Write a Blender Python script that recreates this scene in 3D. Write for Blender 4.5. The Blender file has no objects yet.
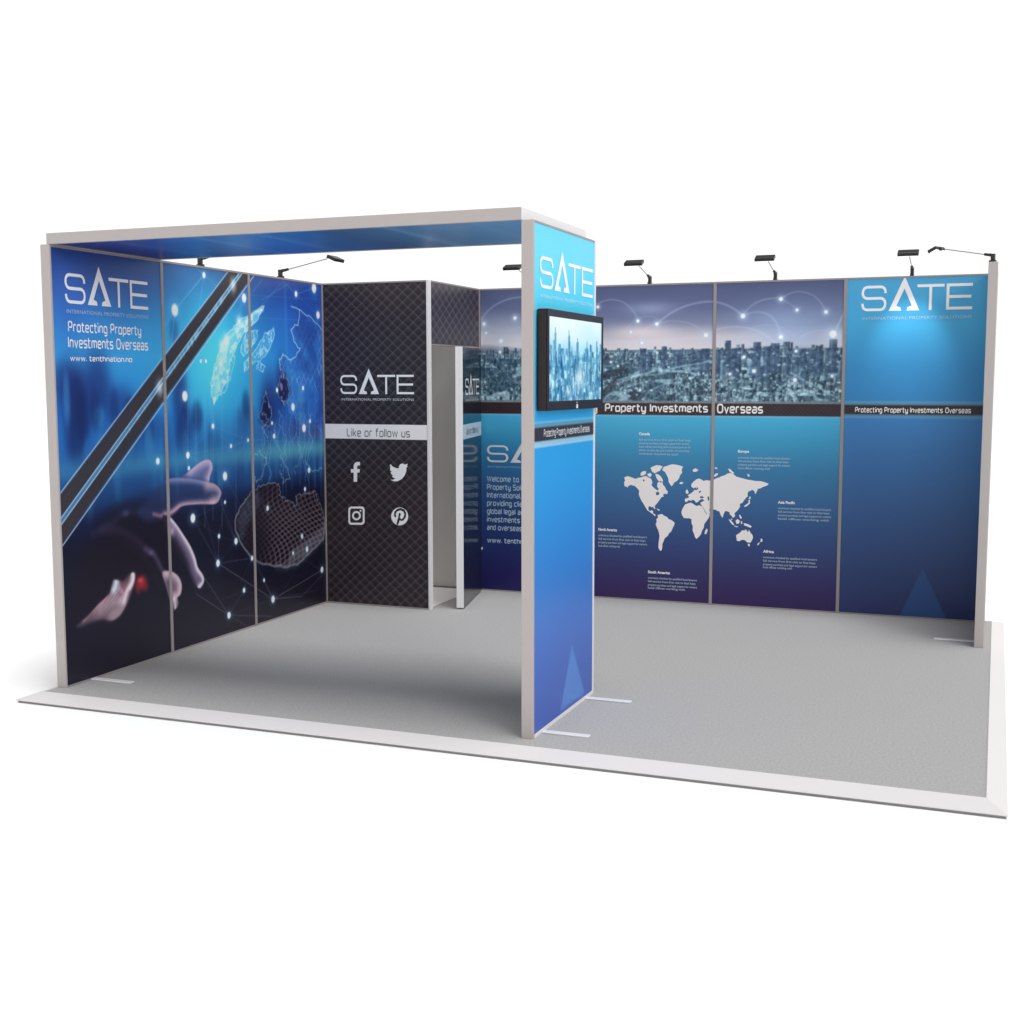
import bpy, bmesh, math, random
import numpy as np
from mathutils import Vector, Matrix

random.seed(7)
rng = np.random.RandomState(11)
scene = bpy.context.scene
COL = scene.collection

# ------------------------------------------------------------------ measured sizes (metres)
H = 2.573            # wall height
T = 2.934            # outer face of the tower
TD = 0.996           # depth of tower and canopy
YS = 3.05            # front of the storage room
SX = 0.942           # side of the storage room
YB = 4.072           # face of the back wall
XR = 4.965           # inner face of the right return wall
YR = 3.114           # its front end
TH = 0.06            # wall thickness
B3 = 2.95            # seam of the back wall
CAM = np.array([5.0567, -5.7186, 1.7936])
FPX = 1239.27
YAW, PITCH, ROLL = [math.radians(a) for a in (-21.3574, 5.9691, -0.0523)]
PCX, PCY = 511.76, 511.39
_F = np.array([math.sin(YAW)*math.cos(PITCH), math.cos(YAW)*math.cos(PITCH), -math.sin(PITCH)])
_R = np.array([math.cos(YAW), -math.sin(YAW), 0.0])
_U = np.cross(_R, _F)
_R, _U = math.cos(ROLL)*_R + math.sin(ROLL)*_U, -math.sin(ROLL)*_R + math.cos(ROLL)*_U

def survey(px, py, axis, val):
    """where the sight line of a surveyed point meets a wall plane"""
    d = _F + _R*(px-PCX)/FPX - _U*(py-PCY)/FPX
    return CAM + d*(val-CAM[axis])/d[axis]

# ------------------------------------------------------------------ wall planes: (u, v) on the print
class Plane:
    def __init__(s, axis, val, uaxis, n):
        s.axis, s.val, s.ua, s.n = axis, val, uaxis, n      # n = sign of outward normal along axis
    def uv(s, px, py):
        p = survey(px, py, s.axis, s.val); return (p[s.ua], p[2])
    def uvs(s, pts): return [s.uv(*p) for p in pts]
    def world(s, u, v, off=0.0):
        p = [0, 0, v]; p[s.axis] = s.val + s.n*off; p[s.ua] = u
        return p
LEFT = Plane(0, 0.0, 1, 1)
BACK = Plane(1, YB, 0, -1)
TOWER = Plane(0, T, 1, 1)
STORE = Plane(1, YS, 0, -1)
SIDE = Plane(0, SX, 1, 1)

# ------------------------------------------------------------------ materials
def mat(name, col, rough=0.5, metal=0.0, spec=0.5, bump=None, noise=None):
    m = bpy.data.materials.new(name); m.use_nodes = True
    nt = m.node_tree; b = nt.nodes['Principled BSDF']
    b.inputs['Base Color'].default_value = (*col, 1); b.inputs['Roughness'].default_value = rough
    b.inputs['Metallic'].default_value = metal; b.inputs['Specular IOR Level'].default_value = spec
    tc = nt.nodes.new('ShaderNodeTexCoord')
    if noise:
        sc, amt = noise
        n = nt.nodes.new('ShaderNodeTexNoise'); n.inputs['Scale'].default_value = sc; n.inputs['Detail'].default_value = 6
        nt.links.new(tc.outputs['Object'], n.inputs['Vector'])
        r = nt.nodes.new('ShaderNodeMapRange'); r.inputs['To Min'].default_value = 1-amt; r.inputs['To Max'].default_value = 1+amt
        nt.links.new(n.outputs['Fac'], r.inputs['Value'])
        v = nt.nodes.new('ShaderNodeVectorMath'); v.operation = 'SCALE'; v.inputs[0].default_value = col
        nt.links.new(r.outputs['Result'], v.inputs['Scale']); nt.links.new(v.outputs['Vector'], b.inputs['Base Color'])
    if bump:
        sc, st = bump
        n = nt.nodes.new('ShaderNodeTexNoise'); n.inputs['Scale'].default_value = sc; n.inputs['Detail'].default_value = 3
        nt.links.new(tc.outputs['Object'], n.inputs['Vector'])
        bp = nt.nodes.new('ShaderNodeBump'); bp.inputs['Strength'].default_value = st; bp.inputs['Distance'].default_value = 0.004
        nt.links.new(n.outputs['Fac'], bp.inputs['Height']); nt.links.new(bp.outputs['Normal'], b.inputs['Normal'])
    return m

def print_mat(name, rough, spec, emit=False):
    m = bpy.data.materials.new(name); m.use_nodes = True
    nt = m.node_tree; b = nt.nodes['Principled BSDF']
    a = nt.nodes.new('ShaderNodeAttribute'); a.attribute_name = 'print'
    b.inputs['Roughness'].default_value = rough; b.inputs['Specular IOR Level'].default_value = spec
    if emit:
        b.inputs['Base Color'].default_value = (0.01, 0.01, 0.01, 1)
        nt.links.new(a.outputs['Color'], b.inputs['Emission Color']); b.inputs['Emission Strength'].default_value = 1.0
    else:
        nt.links.new(a.outputs['Color'], b.inputs['Base Color'])
        tc = nt.nodes.new('ShaderNodeTexCoord')
        n = nt.nodes.new('ShaderNodeTexNoise'); n.inputs['Scale'].default_value = 1.7; n.inputs['Detail'].default_value = 2
        nt.links.new(tc.outputs['Object'], n.inputs['Vector'])
        r = nt.nodes.new('ShaderNodeMapRange'); r.inputs['To Min'].default_value = rough*0.8; r.inputs['To Max'].default_value = rough*1.25
        nt.links.new(n.outputs['Fac'], r.inputs['Value']); nt.links.new(r.outputs['Result'], b.inputs['Roughness'])
        bp = nt.nodes.new('ShaderNodeBump'); bp.inputs['Strength'].default_value = 0.25; bp.inputs['Distance'].default_value = 0.01
        nt.links.new(n.outputs['Fac'], bp.inputs['Height']); nt.links.new(bp.outputs['Normal'], b.inputs['Normal'])
    return m

M_ALU = mat('satin_aluminium', (0.42, 0.382, 0.37), 0.42, 0.0, 0.4, noise=(3, 0.03))
M_RAIL = mat('aluminium_rail', (0.30, 0.27, 0.27), 0.4, 0.0, 0.4, noise=(3, 0.04))
M_LIGHTALU = mat('bright_aluminium', (0.74, 0.73, 0.74), 0.35, 0.0, 0.4)
M_TRIM = mat('white_aluminium_trim', (0.67, 0.645, 0.64), 0.45, 0.0, 0.4, noise=(2, 0.02))
M_GAPSHADE = mat('trim_gap_shade', (0.22, 0.21, 0.21), 0.7)  # shade of the gap beneath the trim, put into the colour
M_CARPET = mat('grey_carpet', (0.41, 0.400, 0.394), 0.95, 0, 0.1, bump=(300, 0.8), noise=(75, 0.30))
M_LITCARPET = mat('lit_carpet_tone', (0.80, 0.78, 0.77), 0.5)  # bright light on the closet carpet, put into a paler colour
M_BACK = mat('panel_back', (0.66, 0.645, 0.63), 0.6)
M_FLOOR = mat('white_floor', (0.96, 0.96, 0.962), 0.5, 0, 0.3)
M_BLACK = mat('black_plastic', (0.012, 0.011, 0.013), 0.35, 0, 0.5, noise=(20, 0.2))
M_TVBLACK = mat('dark_casing', (0.016, 0.010, 0.012), 0.35, 0, 0.3, noise=(6, 0.15))
M_ROD = mat('lamp_rod', (0.28, 0.28, 0.28), 0.3, 0.6)
M_WHITE = mat('white_print', (0.86, 0.86, 0.87), 0.35, 0, 0.3)
M_PINKWHITE = mat('warm_white_print', (0.86, 0.81, 0.80), 0.4, 0, 0.3)
M_GREYTXT = mat('grey_print', (0.15, 0.15, 0.16), 0.4)
M_SOFT = mat('soft_white_print', (0.40, 0.53, 0.64), 0.4, 0, 0.3)
M_FAINT = mat('faint_blue_print', (0.22, 0.40, 0.56), 0.4, 0, 0.3)
M_SILVER = mat('silver_print', (0.62, 0.64, 0.68), 0.4, 0, 0.3)
M_CYAN = mat('pale_cyan_print', (0.62, 0.85, 0.92), 0.4, 0, 0.3)
M_PRINT = print_mat('laminated_print', 0.30, 0.28)
M_GLOSS = print_mat('gloss_print', 0.12, 0.6)
M_SCREEN = print_mat('lit_screen', 0.2, 0.4, emit=True)

# ------------------------------------------------------------------ object helpers
def tag(o, label=None, cat=None, group=None, kind=None):
    if label: o['label'] = label
    if cat: o['category'] = cat
    if group: o['group'] = group
    if kind: o['kind'] = kind
    return o

def thing(name, loc, label, cat, group=None, rz=0.0):
    o = bpy.data.objects.new(name, None); COL.objects.link(o)
    o.location = loc; o.rotation_euler = (0, 0, rz); o.empty_display_size = 0.1
    return tag(o, label, cat, group)

def root_of(p):
    off = Vector((0, 0, 0))
    while p is not None:
        off += Vector(p.location); p = p.parent
    return off

def link_mesh(name, me, m, parent=None, world=True):
    """mesh with world coordinates, re-based on its parent"""
    o = bpy.data.objects.new(name, me); COL.objects.link(o)
    if m is not None and not me.materials: me.materials.append(m)
    if parent is not None:
        if world: me.transform(Matrix.Translation(-root_of(parent)))
        o.parent = parent
    return o

def bm_obj(name, bm, m, parent=None, world=True):
    me = bpy.data.meshes.new(name); bm.normal_update(); bm.to_mesh(me); bm.free()
    return link_mesh(name, me, m, parent, world)

def add_box(bm, a, b, bev=0.0):
    a, b = [min(x, y) for x, y in zip(a, b)], [max(x, y) for x, y in zip(a, b)]
    r = bmesh.ops.create_cube(bm, size=1)
    vs = r['verts']
    bmesh.ops.scale(bm, vec=[y-x for x, y in zip(a, b)], verts=vs)
    bmesh.ops.translate(bm, vec=[(x+y)/2 for x, y in zip(a, b)], verts=vs)
    if bev:
        es = list({e for v in vs for e in v.link_edges})
        bmesh.ops.bevel(bm, geom=es, offset=bev, segments=2, affect='EDGES', profile=0.5)

def box(name, a, b, m, parent=None, bev=0.0, world=True):
    bm = bmesh.new(); add_box(bm, a, b, bev); return bm_obj(name, bm, m, parent, world)

def add_tube(bm, a, b, r, n=12):
    a, b = Vector(a), Vector(b); d = b-a
    q = d.to_track_quat('Z', 'Y').to_matrix().to_4x4()
    bmesh.ops.create_cone(bm, cap_ends=True, segments=n, radius1=r, radius2=r, depth=d.length,
                          matrix=Matrix.Translation((a+b)/2) @ q)

# ------------------------------------------------------------------ printed artwork (vertex colours on a fine grid)
def lin(c):
    c = np.asarray(c, float)
    return np.where(c <= 0.04045, c/12.92, ((c+0.055)/1.055)**2.4)

class Canvas:
    def __init__(s, u0, u1, v0, v1, res=0.005):
        s.u0, s.u1, s.v0, s.v1 = u0, u1, v0, v1
        s.nu = int(round((u1-u0)/res))+1; s.nv = int(round((v1-v0)/res))+1
        s.u = np.linspace(u0, u1, s.nu); s.v = np.linspace(v0, v1, s.nv)
        s.U, s.V = np.meshgrid(s.u, s.v)
        s.c = np.zeros((s.nv, s.nu, 3))
    def win(s, u0, v0, u1, v1):
        i0, i1 = np.searchsorted(s.u, [u0, u1]); j0, j1 = np.searchsorted(s.v, [v0, v1])
        return slice(max(j0-1, 0), j1+1), slice(max(i0-1, 0), i1+1)
    def vgrad(s, stops, wobble=None):
        stops = sorted(stops); vs = [a for a, _ in stops]
        V = s.V if wobble is None else s.V+wobble
        for k in range(3): s.c[..., k] = np.interp(V, vs, [c[k]/255 for _, c in stops])
    def blend(s, a, col, w=None):
        w = w or (slice(None), slice(None))
        a = np.clip(a, 0, 1)[..., None]; s.c[w] = s.c[w]*(1-a) + np.array(col)/255.0*a
    def glow(s, u, v, ru, rv, col, alpha=1.0, p=2.0, core=0.0):
        w = s.win(u-3*ru, v-3*rv, u+3*ru, v+3*rv)
        d = np.sqrt(((s.U[w]-u)/ru)**2+((s.V[w]-v)/rv)**2)
        s.blend(alpha*np.exp(-np.maximum(d-core, 0)**p), col, w)
    def dot(s, u, v, ru, rv, col=(240, 248, 255), alpha=1.0):
        w = s.win(u-2*ru-.02, v-2*rv-.02, u+2*ru+.02, v+2*rv+.02)
        d = np.sqrt(((s.U[w]-u)/ru)**2+((s.V[w]-v)/rv)**2)
        s.blend(alpha*np.clip((1.25-d)/.5, 0, 1), col, w)
    def line(s, a, b, wd, col, alpha=1.0, soft=None):
        soft = soft or wd
        m = wd+soft+.01
        w = s.win(min(a[0], b[0])-m, min(a[1], b[1])-m, max(a[0], b[0])+m, max(a[1], b[1])+m)
        U, V = s.U[w], s.V[w]; dx, dy = b[0]-a[0], b[1]-a[1]; L = dx*dx+dy*dy+1e-12
        t = np.clip(((U-a[0])*dx+(V-a[1])*dy)/L, 0, 1)
        d = np.hypot(U-a[0]-t*dx, V-a[1]-t*dy)
        s.blend(alpha*np.clip((wd/2+soft/2-d)/soft, 0, 1), col, w)
    def path(s, pts, wd, col, alpha=1.0, soft=None, jit=0.0, sub=1):
        if sub > 1:
            q = []
            for a, b in zip(pts[:-1], pts[1:]):
                for k in range(sub): q.append((a[0]+(b[0]-a[0])*k/sub+rng.randn()*jit, a[1]+(b[1]-a[1])*k/sub+rng.randn()*jit))
            q.append(pts[-1]); pts = q
        soft = soft or wd; us = [p[0] for p in pts]; vs = [p[1] for p in pts]; m = wd+soft+.01
        w = s.win(min(us)-m, min(vs)-m, max(us)+m, max(vs)+m); U, V = s.U[w], s.V[w]; d = np.full(U.shape, 1e9)
        for a, b in zip(pts[:-1], pts[1:]):
            dx, dy = b[0]-a[0], b[1]-a[1]; t = np.clip(((U-a[0])*dx+(V-a[1])*dy)/(dx*dx+dy*dy+1e-12), 0, 1)
            d = np.minimum(d, np.hypot(U-a[0]-t*dx, V-a[1]-t*dy))
        s.blend(alpha*np.clip((wd/2+soft/2-d)/soft, 0, 1), col, w)
    def sdf(s, pts, w):
        U, V = s.U[w], s.V[w]; d = np.full(U.shape, 1e9); ins = np.zeros(U.shape, bool)
        n = len(pts)
        for i in range(n):
            a, b = pts[i], pts[(i+1) % n]; dx, dy = b[0]-a[0], b[1]-a[1]
            t = np.clip(((U-a[0])*dx+(V-a[1])*dy)/(dx*dx+dy*dy+1e-12), 0, 1)
            d = np.minimum(d, np.hypot(U-a[0]-t*dx, V-a[1]-t*dy))
            if a[1] != b[1]:
                ins ^= ((a[1] > V) != (b[1] > V)) & (U < dx*(V-a[1])/dy+a[0])
        return np.where(ins, -d, d)
    def poly(s, pts, col, alpha=1.0, soft=0.006, tex=None):
        us = [p[0] for p in pts]; vs = [p[1] for p in pts]; m = soft*2+.01
        w = s.win(min(us)-m, min(vs)-m, max(us)+m, max(vs)+m)
        d = s.sdf(pts, w); a = alpha*np.clip(.5-d/soft, 0, 1)
        if tex is not None: a = a*tex[w]
        s.blend(a, col, w); return w, d
    def inner(s, pts, path, wd, col, alpha=1.0, edge=.012):
        """soft stroke kept inside a shape"""
        us = [p[0] for p in pts]; vs = [p[1] for p in pts]
        w = s.win(min(us)-.02, min(vs)-.02, max(us)+.02, max(vs)+.02)
        m = np.clip(.5-s.sdf(pts, w)/edge, 0, 1); U, V = s.U[w], s.V[w]; d = np.full(U.shape, 1e9)
        for a, b in zip(path[:-1], path[1:]):
            dx, dy = b[0]-a[0], b[1]-a[1]; t = np.clip(((U-a[0])*dx+(V-a[1])*dy)/(dx*dx+dy*dy+1e-12), 0, 1)
            d = np.minimum(d, np.hypot(U-a[0]-t*dx, V-a[1]-t*dy))
        s.blend(alpha*m*np.exp(-(d/wd)**2), col, w)
    def rect(s, u0, v0, u1, v1, col, alpha=1.0):
        s.blend(np.full(s.U[s.win(u0, v0, u1, v1)].shape, alpha), col, s.win(u0, v0, u1, v1))
    def noise(s, cell, seed, aniso=1.0, oct=3):
        r = np.random.RandomState(seed); out = np.zeros(s.U.shape); amp = 1; tot = 0
        for o in range(oct):
            cu, cv = cell*aniso/2**o, cell/2**o
            gu, gv = int((s.u1-s.u0)/cu)+3, int((s.v1-s.v0)/cv)+3
            g = r.rand(gv, gu); x = (s.u-s.u0)/cu; y = (s.v-s.v0)/cv
            xi, yi = x.astype(int), y.astype(int); xf, yf = x-xi, y-yi
            xf = xf*xf*(3-2*xf); yf = yf*yf*(3-2*yf)
            A = g[np.ix_(yi, xi)]; B = g[np.ix_(yi, xi+1)]; C_ = g[np.ix_(yi+1, xi)]; D = g[np.ix_(yi+1, xi+1)]
            out += amp*((A*(1-xf)+B*xf)*(1-yf)[:, None]+(C_*(1-xf)+D*xf)*yf[:, None]); tot += amp; amp *= .5
        return out/tot
    def blur(s, n=1, w=None):
        w = w or (slice(None), slice(None)); c = s.c[w]
        for _ in range(n):
            p = np.pad(c, ((1, 1), (1, 1), (0, 0)), 'edge')
            c = (p[:-2, 1:-1]+p[2:, 1:-1]+p[1:-1, :-2]+p[1:-1, 2:]+2*p[1:-1, 1:-1])/6
        s.c[w] = c

def grid_obj(name, cv, ua, ub, world, m, parent, gain=1.0, back=0.02, va=None, vb=None, step=1):
    """a thin board: front = printed grid between ua..ub, plus its edges and back"""
    va = cv.v0 if va is None else va; vb = cv.v1 if vb is None else vb
    i0, i1 = [int(round((x-cv.u0)/(cv.u1-cv.u0)*(cv.nu-1))) for x in (ua, ub)]
    j0, j1 = [int(round((x-cv.v0)/(cv.v1-cv.v0)*(cv.nv-1))) for x in (va, vb)]
    I = np.arange(i0, i1+1, step); J = np.arange(j0, j1+1, step); nu, nv = len(I), len(J)
    us = np.linspace(ua, ub, nu); vs = np.linspace(va, vb, nv)
    rgb = np.clip(lin(np.clip(cv.c[np.ix_(J, I)], 0, 1))*gain, 0, .92).reshape(-1, 3)
    p0 = np.array(world(0, 0, 0)); pu = np.array(world(1, 0, 0))-p0; pv = np.array(world(0, 1, 0))-p0
    pn = np.array(world(0, 0, 1))-p0
    UU, VV = np.meshgrid(us, vs)
    co = p0+UU[..., None]*pu+VV[..., None]*pv
    co = co.reshape(-1, 3)
    corners = [(ua, va), (ub, va), (ub, vb), (ua, vb)]
    bk = np.array([p0+u*pu+v*pv-back*pn for u, v in corners]); fr = np.array([p0+u*pu+v*pv for u, v in corners])
    flip = np.dot(np.cross(pu, pv), pn) < 0
    idx = np.arange(nu*nv).reshape(nv, nu)
    q = np.stack([idx[:-1, :-1], idx[:-1, 1:], idx[1:, 1:], idx[1:, :-1]], -1).reshape(-1, 4)
    n0 = nu*nv
    ex = [[n0+3, n0+2, n0+1, n0]]
    for k in range(4):
        k2 = (k+1) % 4; ex.append([n0+k, n0+k2, n0+4+k2, n0+4+k])
    q = np.vstack([q, np.array(ex)])
    if flip: q = q[:, ::-1]
    co = np.vstack([co, bk, fr]); nverts = len(co)
    me = bpy.data.meshes.new(name)
    me.vertices.add(nverts); me.vertices.foreach_set('co', co.astype(np.float32).ravel())
    me.loops.add(q.size); me.loops.foreach_set('vertex_index', q.astype(np.int32).ravel())
    me.polygons.add(len(q)); me.polygons.foreach_set('loop_start', np.arange(0, q.size, 4, dtype=np.int32))
    try: me.polygons.foreach_set('loop_total', np.full(len(q), 4, np.int32))
    except Exception: pass
    me.update(calc_edges=True); me.validate()
    at = me.color_attributes.new('print', 'FLOAT_COLOR', 'POINT')
    cc = np.ones((nverts, 4), np.float32); cc[:n0, :3] = rgb; cc[n0:, :3] = (.34, .33, .33)
    at.data.foreach_set('color', cc.ravel())
    return link_mesh(name, me, m, parent)

# ------------------------------------------------------------------ flat lettering and marks
_caph = None
def curve_mesh(cu):
    o = bpy.data.objects.new('tmp', cu); COL.objects.link(o)
    dg = bpy.context.evaluated_depsgraph_get(); dg.update()
    me = bpy.data.meshes.new_from_object(o.evaluated_get(dg))
    bpy.data.objects.remove(o)
    return me
def text_raw(s, offset=0.0, space=1.0):
    cu = bpy.data.curves.new('t', 'FONT'); cu.body = s; cu.size = 1; cu.offset = offset; cu.space_character = space
    cu.resolution_u = 3
    return curve_mesh(cu)
def bounds(me):
    a = np.zeros(len(me.vertices)*3); me.vertices.foreach_get('co', a); a = a.reshape(-1, 3)
    return a[:, 0].min(), a[:, 0].max(), a[:, 1].min(), a[:, 1].max()
GLYPH = {
 'P': [[(0, 0), (0, 1.42), (.95, 1.42), (.95, .6), (0, .6)]], 'r': [[(0, 0), (0, 1), (.6, 1)]], 'o': [[(0, 0), (.9, 0), (.9, 1), (0, 1), (0, 0)]], 't': [[(.12, 1.4), (.12, 0), (.6, 0)], [(-.12, 1), (.58, 1)]],
 'e': [[(0, .5), (.88, .5), (.88, 1), (0, 1), (0, 0), (.85, 0)]], 'c': [[(.82, 1), (0, 1), (0, 0), (.82, 0)]], 'i': [[(0, 0), (0, 1)], [(0, 1.26), (0, 1.46)]], 'n': [[(0, 0), (0, 1), (.86, 1), (.86, 0)]],
 'g': [[(.86, 0), (0, 0), (0, 1), (.86, 1), (.86, -.42), (.08, -.42)]], 'p': [[(0, -.42), (0, 1), (.9, 1), (.9, 0), (0, 0)]], 'y': [[(0, 1), (0, 0), (.86, 0)], [(.86, 1), (.86, -.42), (.08, -.42)]],
 'I': [[(0, 0), (0, 1.42)]], 'v': [[(0, 1), (.43, 0), (.86, 1)]], 's': [[(.84, 1), (0, 1), (0, .5), (.84, .5), (.84, 0), (0, 0)]], 'm': [[(0, 0), (0, 1), (1.34, 1), (1.34, 0)], [(.67, 1), (.67, 0)]],
 'O': [[(.32, 0), (.78, 0), (1.0, .12), (1.1, .36), (1.1, 1.06), (1.0, 1.30), (.78, 1.42), (.32, 1.42), (.1, 1.30), (0, 1.06), (0, .36), (.1, .12), (.32, 0)]], 'a': [[(.06, 1), (.86, 1), (.86, 0), (0, 0), (0, .54), (.86, .54)]], 'L': [[(0, 1.42), (0, 0), (.85, 0)]], 'k': [[(0, 0), (0, 1.42)], [(0, .5), (.3, .5), (.76, 1)], [(.3, .5), (.8, 0)]],
 'f': [[(.1, 0), (.1, 1.42), (.6, 1.42)], [(-.12, 1), (.52, 1)]], 'l': [[(0, 1.42), (0, 0)]], 'u': [[(0, 1), (0, 0), (.86, 0), (.86, 1)]], 'w': [[(0, 1), (.33, 0), (.67, .95), (1.01, 0), (1.34, 1)]],
 'h': [[(0, 0), (0, 1.42)], [(0, 1), (.86, 1), (.86, 0)]], 'd': [[(.86, 1.42), (.86, 0), (0, 0), (0, 1), (.86, 1)]], 'W': [[(0, 1.42), (.4, 0), (.8, 1.3), (1.2, 0), (1.6, 1.42)]], 'b': [[(0, 1.42), (0, 0), (.9, 0), (.9, 1), (0, 1)]],
 'S': [[(1, 1.42), (0, 1.42), (0, .71), (1, .71), (1, 0), (0, 0)]], 'A': [[(0, 0), (.55, 1.42), (1.1, 0)], [(.2, .4), (.9, .4)]], 'T': [[(0, 1.42), (1.05, 1.42)], [(.52, 1.42), (.52, 0)]], 'E': [[(.95, 1.42), (0, 1.42), (0, 0), (.95, 0)], [(0, .71), (.9, .71)]],
 '.': [[(0, 0), (0, .2)]], ',': [[(0, .15), (-.08, -.2)]], 'C': [[(1, 1.42), (0, 1.42), (0, 0), (1, 0)]], 'N': [[(0, 0), (0, 1.42), (1, 0), (1, 1.42)]]}
def chamfer(P, r=.30):
    if len(P) < 3: return P
    if P[0] == P[-1]:
        P = [tuple((a+b)/2 for a, b in zip(P[0], P[1]))]+P[1:]+[tuple((a+b)/2 for a, b in zip(P[0], P[1]))]
    out = [P[0]]
    for i in range(1, len(P)-1):
        p = Vector(P[i]); a = (Vector(P[i-1])-p); b = (Vector(P[i+1])-p); k1, k2 = min(r, a.length*.4), min(r, b.length*.4)
        if abs(a.normalized().dot(b.normalized())) > .3: out.append(P[i]); continue
        q1, q2 = p+a.normalized()*k1, p+b.normalized()*k2; out += [tuple(q1*(1-t)**2+p*2*t*(1-t)+q2*t*t) for t in (0, .3, .7, 1)]
    return out+[P[-1]]
class Marks:
    """collects flat shapes on one print; build() makes ONE mesh just proud of the print"""
    def __init__(s): s.v = []; s.f = []
    def add_mesh(s, me, fn):
        n = len(s.v); s.v += [fn(v.co.x, v.co.y) for v in me.vertices]
        s.f += [[n+i for i in p.vertices] for p in me.polygons]; bpy.data.meshes.remove(me)
    def text(s, st, u0, u1, vb, cap, offset=0.0, space=1.0):
        global _caph
        if _caph is None:
            h = text_raw('H'); _caph = bounds(h)[3]; bpy.data.meshes.remove(h)
        me = text_raw(st, offset, space); b = bounds(me); sx = (u1-u0)/(b[1]-b[0]); sy = cap/_caph
        s.add_mesh(me, lambda x, y: (u0+(x-b[0])*sx, vb+y*sy)); return s
    def shape(s, loops, fn):
        cu = bpy.data.curves.new('c', 'CURVE'); cu.dimensions = '2D'; cu.fill_mode = 'BOTH'
        for L in loops:
            sp = cu.splines.new('POLY'); sp.points.add(len(L)-1); sp.use_cyclic_u = True
            for p, q in zip(sp.points, L): p.co = (q[0], q[1], 0, 1)
        s.add_mesh(curve_mesh(cu), fn); return s
    def poly(s, pts): return s.shape([pts], lambda x, y: (x, y))
    def sq(s, st, u0, u1, vb, cap, wt=.2):
        """wide squared lettering drawn with one ribbon per stroke"""
        x = 0; S = []
        for ch in st:
            if ch == ' ': x += .75; continue
            g = GLYPH[ch]; mx = max(p[0] for P in g for p in P)
            S += [[(px+x, py) for px, py in chamfer(P)] for P in g]; x += mx+.42
        x -= .42; x0, x1 = -wt/2, x+wt/2; sx = (u1-u0)/(x1-x0); sy = cap/1.42
        for k, P in enumerate(S):
            n0 = len(s.v); s.stroke(P, wt, lambda a, b: (u0+(a-x0)*sx, vb+b*sy))
            s.v[n0:] = [(p[0], p[1], (k % 5)*.00012) for p in s.v[n0:]]
        return s
    def stroke(s, pts, w, fn=lambda x, y: (x, y), closed=False):
        n = len(pts); L, R_ = [], []
        for i in range(n):
            p = Vector(pts[i])
            a = Vector(pts[i-1]) if (i > 0 or closed) else None
            b = Vector(pts[(i+1) % n]) if (i < n-1 or closed) else None
            d1 = (p-a).normalized() if a is not None else (b-p).normalized()
            d2 = (b-p).normalized() if b is not None else d1
            t = (d1+d2).normalized(); nn = Vector((-t.y, t.x)); k = w/2/max(.5, nn.dot(Vector((-d1.y, d1.x))))
            L.append(p+nn*k); R_.append(p-nn*k)
        base = len(s.v); s.v += [fn(*p) for p in L]+[fn(*p) for p in R_]
        for i in range(n if closed else n-1):
            j = (i+1) % n; s.f.append([base+i, base+n+i, base+n+j, base+j])
        return s
    def logo(s, u0, u1, vb, cap, tagline=True):
        sx = (u1-u0)/4.75; fn = lambda x, y: (u0+x*sx, vb+y*cap); w = .105
        def arc(cx, cy, r, a0, a1, n=4): return [(cx+r*math.cos(math.radians(a0+(a1-a0)*k/n)), cy+r*math.sin(math.radians(a0+(a1-a0)*k/n))) for k in range(n+1)]
        x0, x1, yb_, yt, ym = .06, 1.05, .055, .945, .5; r = .2
        S = [(x1, yt-.25)]+arc(x1-r, yt-r, r, 0, 90)+arc(x0+r, yt-r, r, 90, 180)+arc(x0+r, ym+r, r, 180, 270)+arc(x1-r, ym-r, r, 90, 0)+arc(x1-r, yb_+r, r, 0, -90)+arc(x0+r, yb_+r, r, 270, 180)+[(x0, yb_+.25)]
        s.stroke(S, w, fn)
        c = 1.87
        s.shape([[(c, 1.33), (c+.66, 0), (c+.12, 0), (c+.15, .13), (c+.33, .19), (c, .86), (c-.33, .19), (c-.15, .13), (c-.12, 0), (c-.66, 0)]], fn)
        s.shape([[(2.42, 1.0), (3.57, 1.0), (3.57, .89), (3.05, .89), (3.05, 0), (2.93, 0), (2.93, .89), (2.42, .89)]], fn)
        s.shape([[(3.66, 1.0), (4.75, 1.0), (4.75, .89), (3.78, .89), (3.78, .555), (4.7, .555), (4.7, .445), (3.78, .445), (3.78, .11), (4.75, .11), (4.75, 0), (3.66, 0)]], fn)
        return s
    def build(s, name, pl_world, m, parent, off=0.0015):
        me = bpy.data.meshes.new(name)
        me.from_pydata([pl_world(p[0], p[1], off+(p[2] if len(p) > 2 else 0)) for p in s.v], [], s.f); me.update()
        return link_mesh(name, me, m, parent)

def logo_on(plane, parent, pl, pr, ptop, m=None, tm=None, gap=.30, th=.13, thick=0.0, world=None, off=.0015):
    """logo between two surveyed baseline points, cap height from the third"""
    a, b, t = plane.uv(*pl), plane.uv(*pr), plane.uv(*ptop)
    cap = t[1]-a[1]; vb = a[1]
    w = world or plane.world
    Marks().logo(a[0], b[0], vb, cap).build('logo', w, m or M_WHITE, parent, off)
    Marks().text('INTERNATIONAL PROPERTY SOLUTIONS', a[0]+.01, b[0], vb-cap*(gap+th*.5), cap*th, 0.0, 1.0).build('tagline', w, tm or M_SOFT, parent, off)

def sq_on(plane, mk, st, pl, pr, ptop, wt=.2):
    a, b, t = plane.uv(*pl), plane.uv(*pr), plane.uv(*ptop)
    mk.sq(st, a[0], b[0], a[1], t[1]-a[1], wt)

def text_on(plane, mk, st, pl, pr, ptop, offset=0.0, space=1.0):
    a, b, t = plane.uv(*pl), plane.uv(*pr), plane.uv(*ptop)
    mk.text(st, a[0], b[0], a[1], t[1]-a[1], offset, space)

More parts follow.
